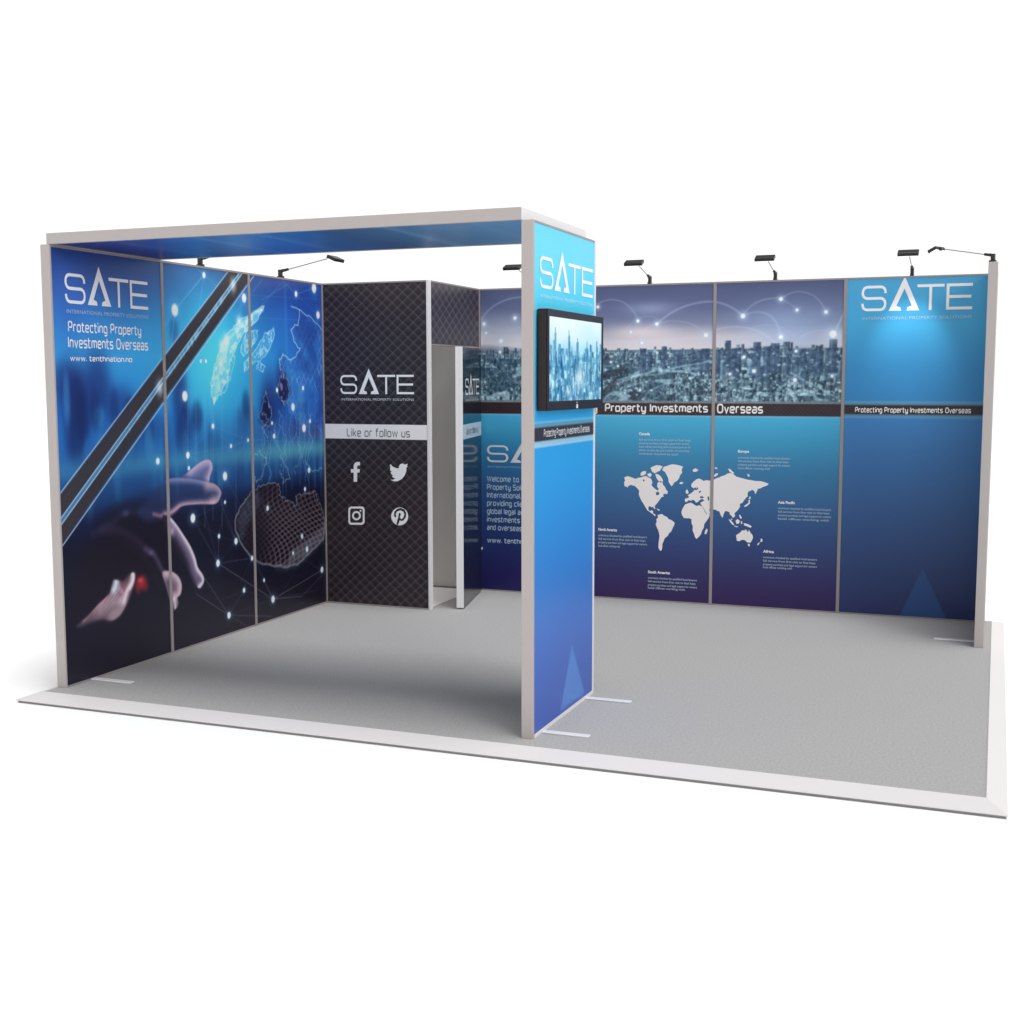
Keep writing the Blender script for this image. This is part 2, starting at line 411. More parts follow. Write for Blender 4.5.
def smooth(P, closed=True, k=5):
    n = len(P); out = []
    for i in range(n if closed else n-1):
        g = lambda j: P[j % n] if closed else P[min(max(j, 0), n-1)]
        p0, p1, p2, p3 = g(i-1), g(i), g(i+1), g(i+2)
        for q in range(k):
            t = q/k; out.append(tuple(.5*(2*b+(cc-a)*t+(2*a-5*b+4*cc-d)*t*t+(3*b-a-3*cc+d)*t**3) for a, b, cc, d in zip(p0, p1, p2, p3)))
    if not closed: out.append(P[-1])
    return out
# ------------------------------------------------------------------ artwork: left wall
def art_left():
    c = Canvas(0, YS, 0, H, .005); L = LEFT.uv
    top = L(60, 250)[1]
    st = [(0, (30, 24, 38)), (.35, (26, 24, 42)), (.7, (18, 20, 48)), (.95, (20, 32, 72)), (1.2, (34, 90, 150)), (1.35, (40, 110, 180)), (1.6, (34, 110, 190)),
          (1.95, (50, 150, 212)), (2.15, (45, 120, 190)), (2.35, (42, 84, 158)), (2.57, (36, 58, 120))]
    c.vgrad(st, (c.noise(.5, 3)-.5)*.12)
    # deep blue to the right and the cyan centre
    w = np.clip((c.U-1.9)/1.1, 0, 1)*np.clip((c.V-1.0)/.5, 0, 1)
    c.blend(w*.75, (32, 72, 168))
    for (x, y, ru, rv, col, a) in [((208), 345, .55, .5, (50, 190, 235), .85), (215, 365, .30, .35, (90, 225, 235), .75), (240, 400, .3, .25, (50, 170, 225), .6),
                                   (85, 330, .3, .2, (50, 160, 220), .5), (150, 345, .3, .25, (60, 170, 225), .5), (70, 300, .2, .25, (45, 95, 190), .6)]:
        u, v = L(x, y); c.glow(u, v, ru, rv, col, a)
    # soft out of focus city
    for (x, y, wx, hy, a) in [(75, 395, .16, .20, .8), (98, 385, .12, .22, .7), (64, 380, .1, .12, .5), (120, 405, .16, .12, .5), (180, 395, .09, .22, .75), (186, 425, .10, .12, .6), (150, 430, .2, .1, .35),
                              (245, 420, .12, .12, .4), (270, 405, .14, .22, .75), (282, 385, .09, .2, .7), (300, 430, .18, .1, .4), (174, 330, .05, .10, .4)]:
        u, v = L(x, y); c.glow(u, v, wx, hy, (24, 40, 105), a, 3)
    for k in range(34):
        u = rng.uniform(0, 3.05); h = rng.uniform(.1, .4); wd = rng.uniform(.02, .05); v = rng.uniform(1.15, 1.35)
        c.glow(u, v, wd, h*.6, (70, 165, 215) if k % 2 else (18, 40, 100), rng.uniform(.15, .4), 3)
    rs = np.random.RandomState(19)
    for k in range(30):
        x = rs.uniform(62, 168) if k % 3 else rs.uniform(170, 322); u, v = L(x, rs.uniform(395, 455))
        c.glow(u, v, rs.uniform(.03, .07), rs.uniform(.06, .17), (20, 34, 88) if k % 4 else (66, 150, 205), rs.uniform(.25, .6), 4)
    a = np.clip((1.62-c.V)/.35, 0, 1)*np.clip((c.V-1.1)/.1, 0, 1); c.blend(a*.32, (18, 44, 100))
    # teal horizon band
    u, v = L(130, 470); c.glow(1.3, v+.03, 2.2, .07, (70, 150, 185), .55)
    u, v = L(300, 452); c.glow(u, v+.02, .8, .07, (95, 170, 185), .6)
    # dark lower part
    a = np.clip((1.08-c.V+(c.noise(.35, 9)-.5)*.18+(c.U-1.5)*.02)/.30, 0, 1); c.blend(a*.93, (17, 18, 38))
    a = np.clip((.5-c.V)/.5, 0, 1); c.blend(a*.8, (34, 28, 40))
    # vertical light streaks
    for x in (188, 196, 205, 211, 213, 222, 236, 262, 283, 286, 292, 300, 309, 315, 321):
        a_, b_ = L(x, 392+rng.uniform(-30, 20)), L(x, 500+rng.uniform(-30, 30)); c.line(a_, b_, .004, (150, 205, 235), .38, .008)
    for x in (285, 240):
        c.line(L(x, 285), L(x+2, 380), .012, (80, 190, 230), .25, .05)
    for y in (297, 319, 441):
        c.line(L(245, y-2), L(318, y+2), .003, (110, 180, 230), .28, .006)
    # rays and network
    N = (150, 190, 225)
    for a_, b_, al in [((204, 275), (175, 310), .6), ((204, 275), (196, 330), .3), ((204, 275), (232, 300), .25), ((204, 275), (190, 262), .3), ((175, 310), (171, 352), .5), ((175, 310), (163, 330), .3),
                   ((300, 262), (240, 330), .2), ((286, 285), (262, 300), .25), ((262, 280), (236, 312), .25), ((296, 294), (284, 282), .3), ((296, 294), (314, 288), .25)]:
        c.line(L(*a_), L(*b_), .006, (120, 200, 240), al, .01)
    G = (150, 150, 170)
    pts_ = [(225, 476), (193, 518), (225, 502), (219, 536), (236, 541), (218, 563), (252, 558), (264, 580), (244, 590), (273, 599), (229, 615), (302, 596), (322, 570), (300, 420), (304, 428), (293, 407), (303, 388), (274, 436), (248, 440), (231, 446), (213, 426), (188, 455), (309, 470), (296, 294), (314, 288), (318, 315), (244, 298), (204, 275), (175, 310)]
    for i_ in range(len(pts_)):
        for j_ in range(i_+1, len(pts_)):
            if math.dist(pts_[i_], pts_[j_]) < 48 and rs.rand() < .5: c.line(L(*pts_[i_]), L(*pts_[j_]), .003, (160, 180, 210), .2, .007)
    for a_, b_, al in [((218, 563), (193, 518), .4), ((218, 563), (219, 536), .3), ((218, 563), (252, 558), .4), ((218, 563), (273, 599), .6), ((229, 615), (197, 594), .5), ((229, 615), (272, 616), .45),
                       ((229, 615), (244, 590), .3), ((229, 615), (205, 578), .5), ((273, 599), (322.6, 569.5), .6), ((273, 599), (264, 580), .4), ((273, 599), (302, 596), .4), ((302, 596), (322, 575), .4),
                       ((236, 541), (219, 497), .4), ((236, 541), (225, 520), .3), ((218, 563), (203, 505), .35), ((252, 558), (240, 583), .25), ((264, 580), (256, 560), .3), ((229, 615), (247, 626), .35),
                       ((197, 594), (186, 560), .25), ((293, 553), (322, 570), .25), ((273, 599), (318, 590), .25), ((244, 590), (222, 600), .2), ((225, 476), (238, 500), .25), ((280, 597), (300, 560), .2)]:
        c.line(L(*a_), L(*b_), .004, G, al, .008)
    # bright continent swirls
    W = (225, 248, 255)
    sw1 = [(264, 306), (252, 314), (239, 321), (228, 333), (221.5, 345), (216, 362), (212, 379), (211, 391), (214, 404), (218, 396.5), (227, 381), (230, 361), (237, 345.5), (244, 333), (258, 319), (264, 306)]
    p = LEFT.uvs(sw1); c.poly(p, (150, 228, 245), .55, .02); c.path(p, .006, W, .75, .01, .006, 5); c.poly(p, (235, 250, 255), .6, .02, tex=np.clip((c.noise(.03, 61, 1, 2)-.45)*4, 0, 1))
    p2 = LEFT.uvs([(263, 308), (246, 320), (232, 336), (224, 352), (219, 372), (216, 392)]); c.path(p2, .016, W, .6, .03, .007, 5)
    for P in ([(274, 329), (265.5, 333), (257, 347), (244, 363), (244, 371), (255, 361), (267, 354), (274, 338), (274, 329)],
              [(246, 331), (258, 331), (255, 342), (250, 350), (243, 356), (240, 350), (246, 331)],
              [(231, 350), (236, 358), (232, 370), (226, 390), (221, 395)],
              [(258, 362), (265, 366), (262, 372), (257, 368), (258, 362)]):
        p = LEFT.uvs(P); c.poly(p, (110, 200, 235), .35, .015) if len(P) > 5 else None; c.path(p, .005, W, .7, .01, .006, 5); c.poly(p, (220, 245, 255), .5, .02, tex=np.clip((c.noise(.025, 67, 1, 2)-.5)*5, 0, 1))
    for x, y in [(239, 322), (222, 346), (221, 362), (226, 340)]:
        u, v = L(x, y); c.glow(u, v, .035, .045, W, .85)
    # right continent, outline only with mesh
    right = [(291, 306), (299, 310), (309, 317), (320, 327), (324, 345), (324, 420), (300, 425), (284, 400), (281, 372), (279.5, 361), (283, 354), (290, 360), (295, 357), (300, 349), (295, 342), (291, 330.5), (299, 322.6), (299, 310)]
    p = LEFT.uvs(right); c.poly(p, (70, 130, 205), .3, .04)
    mesh = (np.abs(((c.U*16+c.V*10) % 1)-.5) < .10) | (np.abs(((c.U*14-c.V*12) % 1)-.5) < .10)
    c.poly(p, (130, 195, 232), .5, .03, tex=mesh.astype(float)*np.clip((c.noise(.07, 71, 1, 3)-.35)*2, 0, 1)); c.poly(p, (30, 50, 130), .5, .05, tex=np.clip((c.noise(.16, 73, 1, 2)-.5)*4, 0, 1))
    for P in ([(299, 310), (309, 317), (320, 327), (323, 333)], [(291, 306), (299, 310), (299, 322.6), (291, 330.5), (295, 342), (300, 349), (295, 357), (290, 360), (283, 354), (279.5, 361), (281, 370)]):
        c.path(LEFT.uvs(P), .006, (200, 232, 250), .8, .009, .006, 5)
    for P in ([(281, 375), (277, 392), (284, 405), (290, 392), (287, 378), (283, 372)], [(266, 392), (262, 405), (259, 420), (268, 428), (272, 412), (266, 392)]):
        p = LEFT.uvs(P); c.poly(p, (18, 20, 62), .85, .06); c.path(p+[p[0]], .005, (150, 190, 225), .6, .009, .009, 6); c.poly(p, (190, 190, 230), .5, .03, tex=np.clip((c.noise(.03, 75, 1, 2)-.6)*6, 0, 1))
    for k in range(16):
        x0 = 264+k*3.6; y0 = 420+rng.uniform(-12, 14); pts = [(x0, y0)]
        for j in range(5): pts.append((pts[-1][0]+rng.uniform(-3.5, 3.5), pts[-1][1]+rng.uniform(4, 12)))
        c.path(LEFT.uvs(pts), .005, (160, 215, 228), .42, .010, .008, 4)
    # lower globe
    rim = [(246, 499), (240, 508), (235, 521), (236, 532), (239.5, 540), (245, 549), (252, 558), (259, 562), (267, 564), (277, 566), (287, 567), (295, 564), (302, 560), (312, 550), (323, 539), (325, 522), (321, 506), (315, 490), (303, 493), (296, 496), (296.5, 506), (288, 500), (280, 495), (279, 483), (268, 484), (259, 487), (250, 492)]
    p = smooth(LEFT.uvs(rim), True, 3); c.poly(p, (22, 16, 28), .9, .03)
    p1 = (c.V+.16*(c.U-2.75)**2-.18*c.U)*24; p2 = (c.U*1.0+c.V*.55+.1*np.sin(c.V*9))*15
    lat = 1-np.clip(2.6*np.sin(np.pi*p1)**2*np.sin(np.pi*p2)**2+.22, 0, 1)
    c.poly(p, (186, 164, 170), .85, .03, tex=lat*(.28+.45*c.noise(.3, 21, 1, 1))*np.clip(1.25-(c.V-.55)*1.5, .3, 1)*np.clip((c.U-1.9)/.35, .4, 1))
    c.path(LEFT.uvs(rim[:10]), .010, (190, 200, 212), .65, .018, .004, 3)
    c.path(LEFT.uvs(rim[9:16]), .012, (180, 185, 195), .7, .02, .004, 3); c.path(LEFT.uvs(rim[9:16]), .05, (120, 122, 135), .3, .06)
    c.path(LEFT.uvs(rim[15:]+rim[:1]), .006, (185, 195, 210), .6, .01, .008, 5)
    lo = LEFT.uvs([(286, 565), (302, 558), (322, 538), (323, 526), (306, 540), (292, 550)]); c.poly(lo, (130, 130, 145), .5, .05)
    lf = LEFT.uvs([(246, 500), (236, 521), (242, 540), (250, 520), (262, 500), (258, 490)]); c.poly(lf, (110, 130, 160), .32, .04, tex=(.3+c.noise(.05, 5)))
    for P in ([(254, 455), (252, 470), (256, 482), (262, 476), (266, 460), (260, 452), (254, 455)], [(280, 455), (287, 466), (290, 478), (284, 482), (280, 470)], [(305, 460), (312, 472), (322, 468)], [(268, 437), (262, 428), (268, 420), (264, 412)]):
        c.path(LEFT.uvs(P), .006, (160, 200, 212), .65, .010, .008, 5)
    # the reaching hand
    SP = lambda P: smooth(LEFT.uvs(P)); SO = lambda P: smooth(LEFT.uvs(P), False)
    c.poly(SP([(66, 622), (76, 575), (90, 535), (112, 512), (140, 506), (166, 512), (170, 525), (168, 560), (150, 575), (120, 590), (90, 615)]), (24, 18, 34), .9, .12)
    # index finger and the finger tip above it
    th = SP([(178, 480), (188, 472), (199, 463), (206, 459.5), (211, 461), (212.5, 468), (210, 476), (207, 484), (190, 484)])
    c.poly(th, (92, 96, 142), .85, .02)
    c.inner(th, SO([(190, 470), (199, 463.5), (206, 460), (211, 462), (212, 470), (209, 479)]), .045, (200, 178, 205), .85)
    idx = SP([(138, 512), (152, 494), (168, 479), (190, 478.5), (206, 481.5), (215, 484), (221, 491), (219.5, 499), (215, 503.5), (198, 504), (182, 506), (172, 513), (150, 522)])
    c.poly(idx, (40, 50, 90), .66, .05)
    c.inner(idx, SO([(168, 479), (190, 478.5), (206, 481.5)]), .03, (140, 150, 196), .7)
    c.inner(idx, SO([(208, 484), (216, 485), (221, 491), (219, 499), (213, 503)]), .05, (188, 160, 178), .85)
    c.inner(idx, SO([(214, 503.5), (198, 504), (182, 506), (172, 513), (165, 515)]), .028, (205, 168, 188), .85)
    c.path(SO([(206, 484), (203, 492), (205, 502)]), .012, (40, 40, 70), .15, .03)
    Z = lambda P: [(60+x/6.827, 500+y/6.827) for x, y in P]
    ZP = lambda P: SP(Z(P)); ZO = lambda P: SO(Z(P))
    c.path(ZO([(230, 235), (330, 170), (400, 120), (440, 85), (560, 80), (700, 95)]), .02, (66, 74, 110), .38, .07)
    c.glow(*L(*Z([(450, 90)])[0]), .03, .02, (100, 112, 140), .45)
    c.path(ZO([(640, 95), (700, 108), (750, 100), (790, 70), (812, 45)]), .016, (196, 140, 152), .75, .03)
    # middle finger
    mf = ZP([(700, 110), (748, 112), (792, 160), (842, 232), (892, 312), (926, 392), (942, 456), (976, 506), (986, 548), (962, 602), (925, 582), (898, 530), (868, 470), (812, 390), (768, 330), (735, 240)])
    c.poly(mf, (30, 25, 42), .92, .02)
    c.inner(mf, ZO([(760, 150), (805, 235), (855, 320), (895, 410), (915, 480), (945, 550)]), .040, (128, 112, 142), .75)
    c.inner(mf, ZO([(752, 120), (795, 170), (842, 245), (888, 325), (918, 400), (936, 465), (968, 515), (976, 555), (950, 590)]), .022, (226, 214, 230), .9)
    # ring finger with its lit tip
    c.path(ZO([(290, 200), (400, 205), (470, 240), (540, 290), (590, 335)]), .03, (62, 50, 76), .6, .07)
    c.path(ZO([(585, 335), (630, 355), (660, 400), (695, 470), (715, 500)]), .022, (104, 92, 128), .75, .045)
    c.glow(*L(*Z([(622, 362)])[0]), .028, .018, (130, 122, 156), .5)
    c.path(ZO([(440, 280), (520, 340), (590, 400), (640, 480), (680, 560)]), .03, (36, 26, 42), .7, .06)
    tip = ZP([(700, 490), (735, 482), (775, 492), (812, 525), (832, 578), (826, 638), (802, 668), (812, 708), (782, 748), (762, 705), (742, 655), (728, 600), (708, 540)])
    c.poly(tip, (120, 98, 116), .92, .018)
    c.inner(tip, ZO([(722, 500), (770, 498), (808, 535), (822, 585), (812, 640), (785, 660)]), .036, (214, 188, 198), .85)
    c.inner(tip, ZO([(770, 640), (785, 690), (790, 735)]), .014, (236, 222, 228), .7)
    c.inner(tip, ZO([(740, 560), (760, 600), (770, 650)]), .014, (96, 70, 86), .6)
    # thumb with red reflection
    lo = ZP([(120, 860), (200, 782), (262, 712), (332, 645), (352, 590), (368, 545), (405, 548), (430, 555), (468, 515), (495, 494), (516, 510), (508, 570), (482, 645), (446, 728), (405, 790), (350, 822), (290, 812), (220, 830)])
    c.poly(lo, (112, 90, 102), .85, .04)
    c.inner(lo, ZO([(280, 720), (340, 690), (400, 690), (420, 740), (370, 790)]), .07, (178, 152, 162), .8)
    c.inner(lo, ZO([(160, 815), (240, 735), (320, 655)]), .016, (196, 150, 156), .7)
    c.inner(lo, ZO([(385, 560), (378, 590), (370, 610)]), .030, (214, 226, 238), .95)
    c.inner(lo, ZO([(498, 505), (490, 560), (458, 620), (436, 690)]), .024, (236, 214, 222), .95)
    c.inner(lo, ZO([(435, 560), (425, 600), (420, 640)]), .018, (150, 66, 88), .7)
    c.inner(lo, ZO([(405, 600), (430, 640), (410, 690)]), .02, (200, 176, 196), .6)
    for k in range(9):
        x0, y0 = 200+k*22, 800-k*14; c.path(ZO([(x0, y0), (x0+60, y0-70), (x0+95, y0-130)]), .003, (205, 170, 180) if k % 2 else (84, 60, 72), .32, .007)
    for x, y, rx, ry, col, a in [(555, 560, .055, .045, (176, 44, 54), .95), (585, 590, .035, .03, (150, 34, 46), .6), (535, 600, .03, .04, (140, 40, 50), .6), (550, 545, .025, .015, (214, 84, 88), .7)]:
        u, v = L(*Z([(x, y)])[0]); c.glow(u, v, rx, ry, col, a, 3)
    c.inner(lo, ZO([(500, 500), (500, 545), (478, 600)]), .012, (244, 224, 228), .9)
    # glowing nodes
    ND = [(175, 310, 4), (204, 275, 2), (244, 298, 3), (185, 396, 3.4), (201, 361, 1.3), (206, 361, 1.3), (296, 294, 2), (314, 288, 3.4), (318, 315, 2.6), (293, 407, 2.6), (303, 388, 1.5), (277, 390, 1.6),
          (188, 455, 2.2), (189, 468, 1.4), (213, 426, 1.8), (231, 446, 1.4), (248, 440, 1.2), (274, 436, 1.7), (304, 428, 2.8), (225, 476, 2.9), (193, 518, 3.0), (225, 502, 1.2), (309, 470, 1.9), (305, 489, 1.5),
          (267.5, 508, 1.8), (302, 536, 1.7), (307, 549, 1.9), (293, 553, 1.2), (219, 536, 1.5), (236, 541, 2.2), (218, 563, 2.4), (252, 558, 1.7), (322, 569.5, 2.2), (264, 580, 1.2), (244, 590, 1.7), (273, 599, 2.5),
          (229, 615, 2.3), (158, 461, 2.2), (310, 421, 1.4), (272, 423, 1.2)]
    for x, y, r in ND:
        u, v = L(x, y); k = 1/ (165.0 - 0.12*(x-60))
        ru = r*k*1.25; rv = r*k*1.5
        c.glow(u, v, ru*1.8, rv*1.6, (120, 190, 235), .4); c.dot(u, v, ru, rv)
    u, v = L(172, 531); c.glow(u, v, .03, .035, (210, 190, 210), .7)
    # diagonal double band
    def bandpoly(t1, t2, b1, b2):
        f = lambda t, b, y: (t+(b-t)*(y-273.0)/177.0, y)
        return LEFT.uvs([f(t1, b1, 235), f(t2, b2, 235), f(t2, b2, 560), f(t1, b1, 560)])
    c.poly(bandpoly(226.5, 256, 92, 130.5), (36, 76, 124), .5, .01)
    for q, col in (((228.5, 238.5, 94.6, 109.6), (56, 51, 57)), ((243.2, 253.6, 115.8, 128.0), (54, 49, 54))): c.poly(bandpoly(*q), col, 1, .008)
    c.poly(bandpoly(239.3, 242.6, 110.4, 115), (70, 128, 176), .8, .01)
    for t, b in ((226.9, 92.8), (239.2, 110.4), (242.5, 114.9), (255.8, 130.2)): c.poly(bandpoly(t-.45, t+.45, b-.5, b+.5), (205, 220, 230), .9, .008)
    for k in range(60):
        y = rng.uniform(275, 500); x = 241+(115-241)*(y-273)/177.0; u, v = L(x, y); c.glow(u, v, .012, .02, (150, 215, 240), rng.uniform(.2, .6)*np.exp(-((y-320)/90)**2))
    uu, vv = L(232, 290); u1_, v1_ = L(158, 385)
    for x, y in [(160, 388), (233, 285)]:
        u, v = L(x, y); c.glow(u, v, .035, .05, (225, 245, 250), .75)
    return c

def mesh_pattern(c, base=(38, 34, 38), linec=(98, 90, 98), pu=.090, pv=.078, al=.8):
    c.c[:] = np.array(base)/255
    c.blend((c.noise(.3, 4)-.35)*.5, (52, 34, 40))
    for sgn in (1, -1):
        t = (c.V/pv+sgn*c.U/pu); f = np.ceil(t)-t
        k = np.exp(-f/.17)*np.clip((f)/.05, 0, 1)
        c.blend(k*al, linec)

# ------------------------------------------------------------------ artwork: back wall
def city(c, hor, bot, u0, u1, n, seed, big=1.0, cols=((40, 68, 90), (178, 212, 226))):
    r = np.random.RandomState(seed)
    for k in range(n):
        t = (k/n)
        base = hor-(hor-bot)*t**0.9*1.02+.005
        w = r.uniform(.008, .026)*(.7+1.0*t)*big; h = r.uniform(.02, .09)*(.8+.8*t)*big
        if r.rand() < .08: h *= 1.5; w *= .7
        u = r.uniform(u0, u1); f = r.rand()**1.8; g = .55+.45*(1-t)
        col = [a+(b-a)*f*.9 for a, b in zip(*cols)]
        if t < .25: col = [x*.75+y*.25 for x, y in zip(col, (120, 140, 160))]
        c.rect(u, base-h*.3, u+w, base+h, col, .85)
        c.rect(u+w*.65, base-h*.3, u+w, base+h, [x*.55 for x in col], .7)
        if r.rand() < .35:
            for q in range(3):
                vv = base+h*r.uniform(0, .9); c.rect(u, vv, u+w, vv+.003, (170, 205, 215), .5)

def art_back():
    c = Canvas(SX, 3.95, 0, H, .005); L = BACK.uv
    zt, zb = 1.625, 1.522
    # lower blue gradient
    wob = (c.noise(1.4, 2, 1.5, 1)-.5)*.05
    c.vgrad([(0, (50, 36, 84)), (.12, (50, 38, 90)), (.35, (46, 58, 108)), (.6, (46, 78, 128)), (.85, (48, 98, 146)), (1.1, (50, 120, 164)), (1.3, (54, 146, 188)), (1.5, (68, 172, 212)), (2.57, (68, 172, 212))], wob)
    a = np.clip((2.05-c.U)/.5, 0, 1)*np.clip((1.6-c.V)/1.6, 0, 1); c.blend(a*.5, (16, 24, 84))
    # sky
    hor = L(700, 350)[1]
    m = c.V > zt-.01
    sky = Canvas(SX, 3.95, 0, H, .005)
    sky.vgrad([(0, (60, 85, 100)), (hor-.03, (118, 132, 150)), (hor+.02, (212, 210, 218)), (hor+.10, (204, 198, 208)), (hor+.2, (126, 134, 164)), (hor+.33, (96, 106, 144)), (2.57, (76, 88, 122))], (c.noise(.5, 8, 2.5)-.5)*.14)
    c.c[m] = sky.c[m]
    # cooler right, lighter haze
    u, v = L(795, 330); c.glow(u, v, .40, .22, (140, 164, 200), .7)
    u, v = L(640, 332); c.glow(u, v, .34, .06, (228, 216, 216), .75)
    u, v = L(760, 350); c.glow(u, v, .30, .04, (205, 200, 205), .5)
    u, v = L(650, 308); c.glow(u, v, .22, .05, (168, 180, 216), .5)
    u, v = L(505, 330); c.glow(u, v, .3, .12, (170, 184, 204), .6)
    b = np.clip((c.V-hor-.30)/.3, 0, 1); c.blend(b*.3, (76, 80, 128))
    # ground of the city
    keep = c.c.copy()
    c.rect(SX, zt-.02, 3.95, hor+.004, (70, 96, 118), 1)
    g = c.noise(.07, 31, 2.2, 4); gg = np.where((c.V < hor+.004) & (c.V > zt-.02), (g-.3)*1.6, 0); c.blend(gg, (52, 82, 102))
    c.rect(SX, hor-.04, 3.95, hor+.004, (120, 138, 158), .6)
    city(c, hor-.03, zt, SX, 3.93, 5200, 5, .42)
    city(c, hor-.02, hor-.20, SX, 3.93, 420, 15, .75, ((54, 82, 108), (140, 175, 195)))
    city(c, hor-.03, hor-.22, 3.0, 3.93, 200, 8, 1.1, ((48, 74, 100), (132, 168, 190)))
    g2 = c.noise(.11, 41, 2.0, 3); c.blend(np.where((c.V < hor-.06) & (c.V > zt), np.clip((g2-.52)*6, 0, .6), 0), (36, 62, 80))
    g3 = c.noise(.05, 44, 2.4, 2); c.blend(np.where((c.V < hor-.05) & (c.V > zt), np.clip((g3-.66)*8, 0, .6), 0), (150, 184, 196))
    for x, w, t in [(643, 5, 349), (664, 3, 347), (650, 4, 353), (678, 8, 351), (700, 5, 351), (706, 5, 349), (728, 4, 341), (757, 6, 343), (775, 7, 344), (788, 2, 342), (767, 5, 347), (812, 6, 350), (820, 5, 352), (804, 3, 349), (735, 6, 349), (833, 6, 340), (693, 4, 352), (718, 4, 350)]:
        a_, b_ = L(x-w/2, t), L(x+w/2, 372); c.rect(a_[0], b_[1], b_[0], a_[1], (56, 80, 108), .75); c.rect((a_[0]+b_[0])/2, b_[1], b_[0], a_[1], (36, 58, 82), .5)
    # green-grey blocks, roads
    for P, al in [([(603, 402), (618, 380), (655, 371), (690, 372)], .6), ([(600, 388), (640, 376), (700, 368)], .45), ([(612, 402), (625, 388), (650, 380)], .45), ([(660, 371), (680, 367), (709, 361)], .6),
              ([(790, 372), (815, 385), (838, 398)], .6), ([(722, 395), (740, 380), (748, 372)], .4), ([(768, 398), (790, 380), (800, 372)], .35), ([(640, 402), (650, 390), (668, 383)], .4), ([(485, 380), (500, 372), (520, 368)], .3)]:
        c.path(BACK.uvs(P), .012, (160, 195, 208), al, .012, .004, 4)
    for P in ([(600, 400), (604, 388), (622, 374), (612, 392)], [(628, 402), (630, 390), (640, 392), (642, 402)], [(602, 372), (625, 366), (628, 372), (602, 380)]):
        c.poly(BACK.uvs(P), (34, 46, 60), .8, .01)
    r = np.random.RandomState(3)
    for k in range(230):
        u = r.uniform(SX, 3.93); v = r.uniform(zt, hor-.02); s_ = r.uniform(.003, .008)
        c.glow(u, v, s_*1.5, s_, (210, 232, 240), r.uniform(.3, .9))
    c.blur(1, c.win(SX, zt, 3.95, H))
    n2 = (c.noise(.02, 77, 1, 2)-.5); k = ((c.V < hor) & (c.V > zt))[..., None]
    c.c = np.clip(c.c + k*n2[..., None]*.22, 0, 1)
    k = np.clip((hor-c.V)/.02, 0, 1)*(c.V > zt); c.c = np.clip(c.c*(1+k[..., None]*np.array([.12, .12, .12]))+k[..., None]*.02, 0, 1)
    # arcs of light and nodes
    def bez(p0, p1, p2, p3, n=18):
        return [tuple((1-t)**3*a+3*(1-t)**2*t*b+3*(1-t)*t*t*cc+t**3*d for a, b, cc, d in zip(p0, p1, p2, p3)) for t in [i/n for i in range(n+1)]]
    for A, w, al in [(((657, 324), (675, 306), (700, 300), (716, 302)), .012, .5), (((716, 302), (728, 304), (737, 310), (743, 316)), .012, .5), (((743, 316), (750, 302), (768, 296), (781, 299)), .010, .4),
                     (((781, 299), (795, 286), (818, 290), (826, 312)), .009, .35), (((743, 316), (757, 308), (777, 310), (781, 337)), .012, .35), (((597, 305), (610, 294), (632, 300), (638, 321)), .010, .35),
                     (((657, 324), (672, 318), (695, 320), (706, 335)), .008, .3), (((706, 335), (730, 320), (760, 326), (778, 345)), .010, .4), (((781, 299), (787, 302), (793, 305), (797, 310)), .007, .3),
                     (((833, 334), (838, 326), (842, 318), (846, 308)), .012, .5), (((800, 338), (810, 330), (822, 328), (833, 334)), .008, .3), (((642, 343), (640, 330), (648, 326), (657, 324)), .01, .3),
                     (((781, 337), (788, 350), (790, 358), (795, 366)), .008, .3), (((480, 322), (488, 306), (505, 297), (524, 297)), .011, .45), (((484, 324), (500, 335), (515, 332), (530, 320)), .007, .2),
                     (((597, 307), (580, 300), (560, 310), (545, 330)), .01, .35), (((625, 330), (640, 312), (655, 312), (668, 328)), .006, .2), (((735, 345), (750, 318), (785, 318), (800, 345)), .006, .2)]:
        c.path(BACK.uvs(bez(*A)), w*.8, (205, 220, 240), al*.85, w*1.5)
    for x, y, r_ in [(598, 307, 2), (638, 321, 2), (657, 324, 2.2), (706, 335, 2.6), (642, 343, 1.8), (743, 316, 3), (781, 299, 2.4), (797, 310, 1.8), (826, 312, 2.2), (833, 334, 4.4), (781, 337, 2.6), (796, 351, 1.8),
                     (744, 357, 2), (754, 371, 2.4), (730, 374, 1.8), (795, 380, 2.4), (832, 376, 1.6), (484, 324, 2.6), (515, 318, 2.4), (501, 341, 2.8), (500, 352, 2), (486, 333, 1.6), (631, 332, 1.2), (560, 325, 2), (640, 390, 1.5), (611, 362, 1.4), (618, 366, 1.2)]:
        u, v = L(x, y); k = r_/126; c.glow(u, v, k*1.6, k*1.6, (190, 215, 245), .6); c.dot(u, v, k*.75, k*.75, (238, 244, 255))
    # mesh band with pale edges
    bd = Canvas(SX, 3.95, 0, H, .005); mesh_pattern(bd, (44, 34, 38), (84, 72, 78), .034, .034, .55)
    w = (c.V > zb) & (c.V < zt); c.c[w] = bd.c[w]
    c.rect(SX, zt, 3.95, zt+.012, (120, 130, 140), .8)
    c.rect(SX, zb-.008, 3.95, zb, (110, 175, 210), .8)
    return c

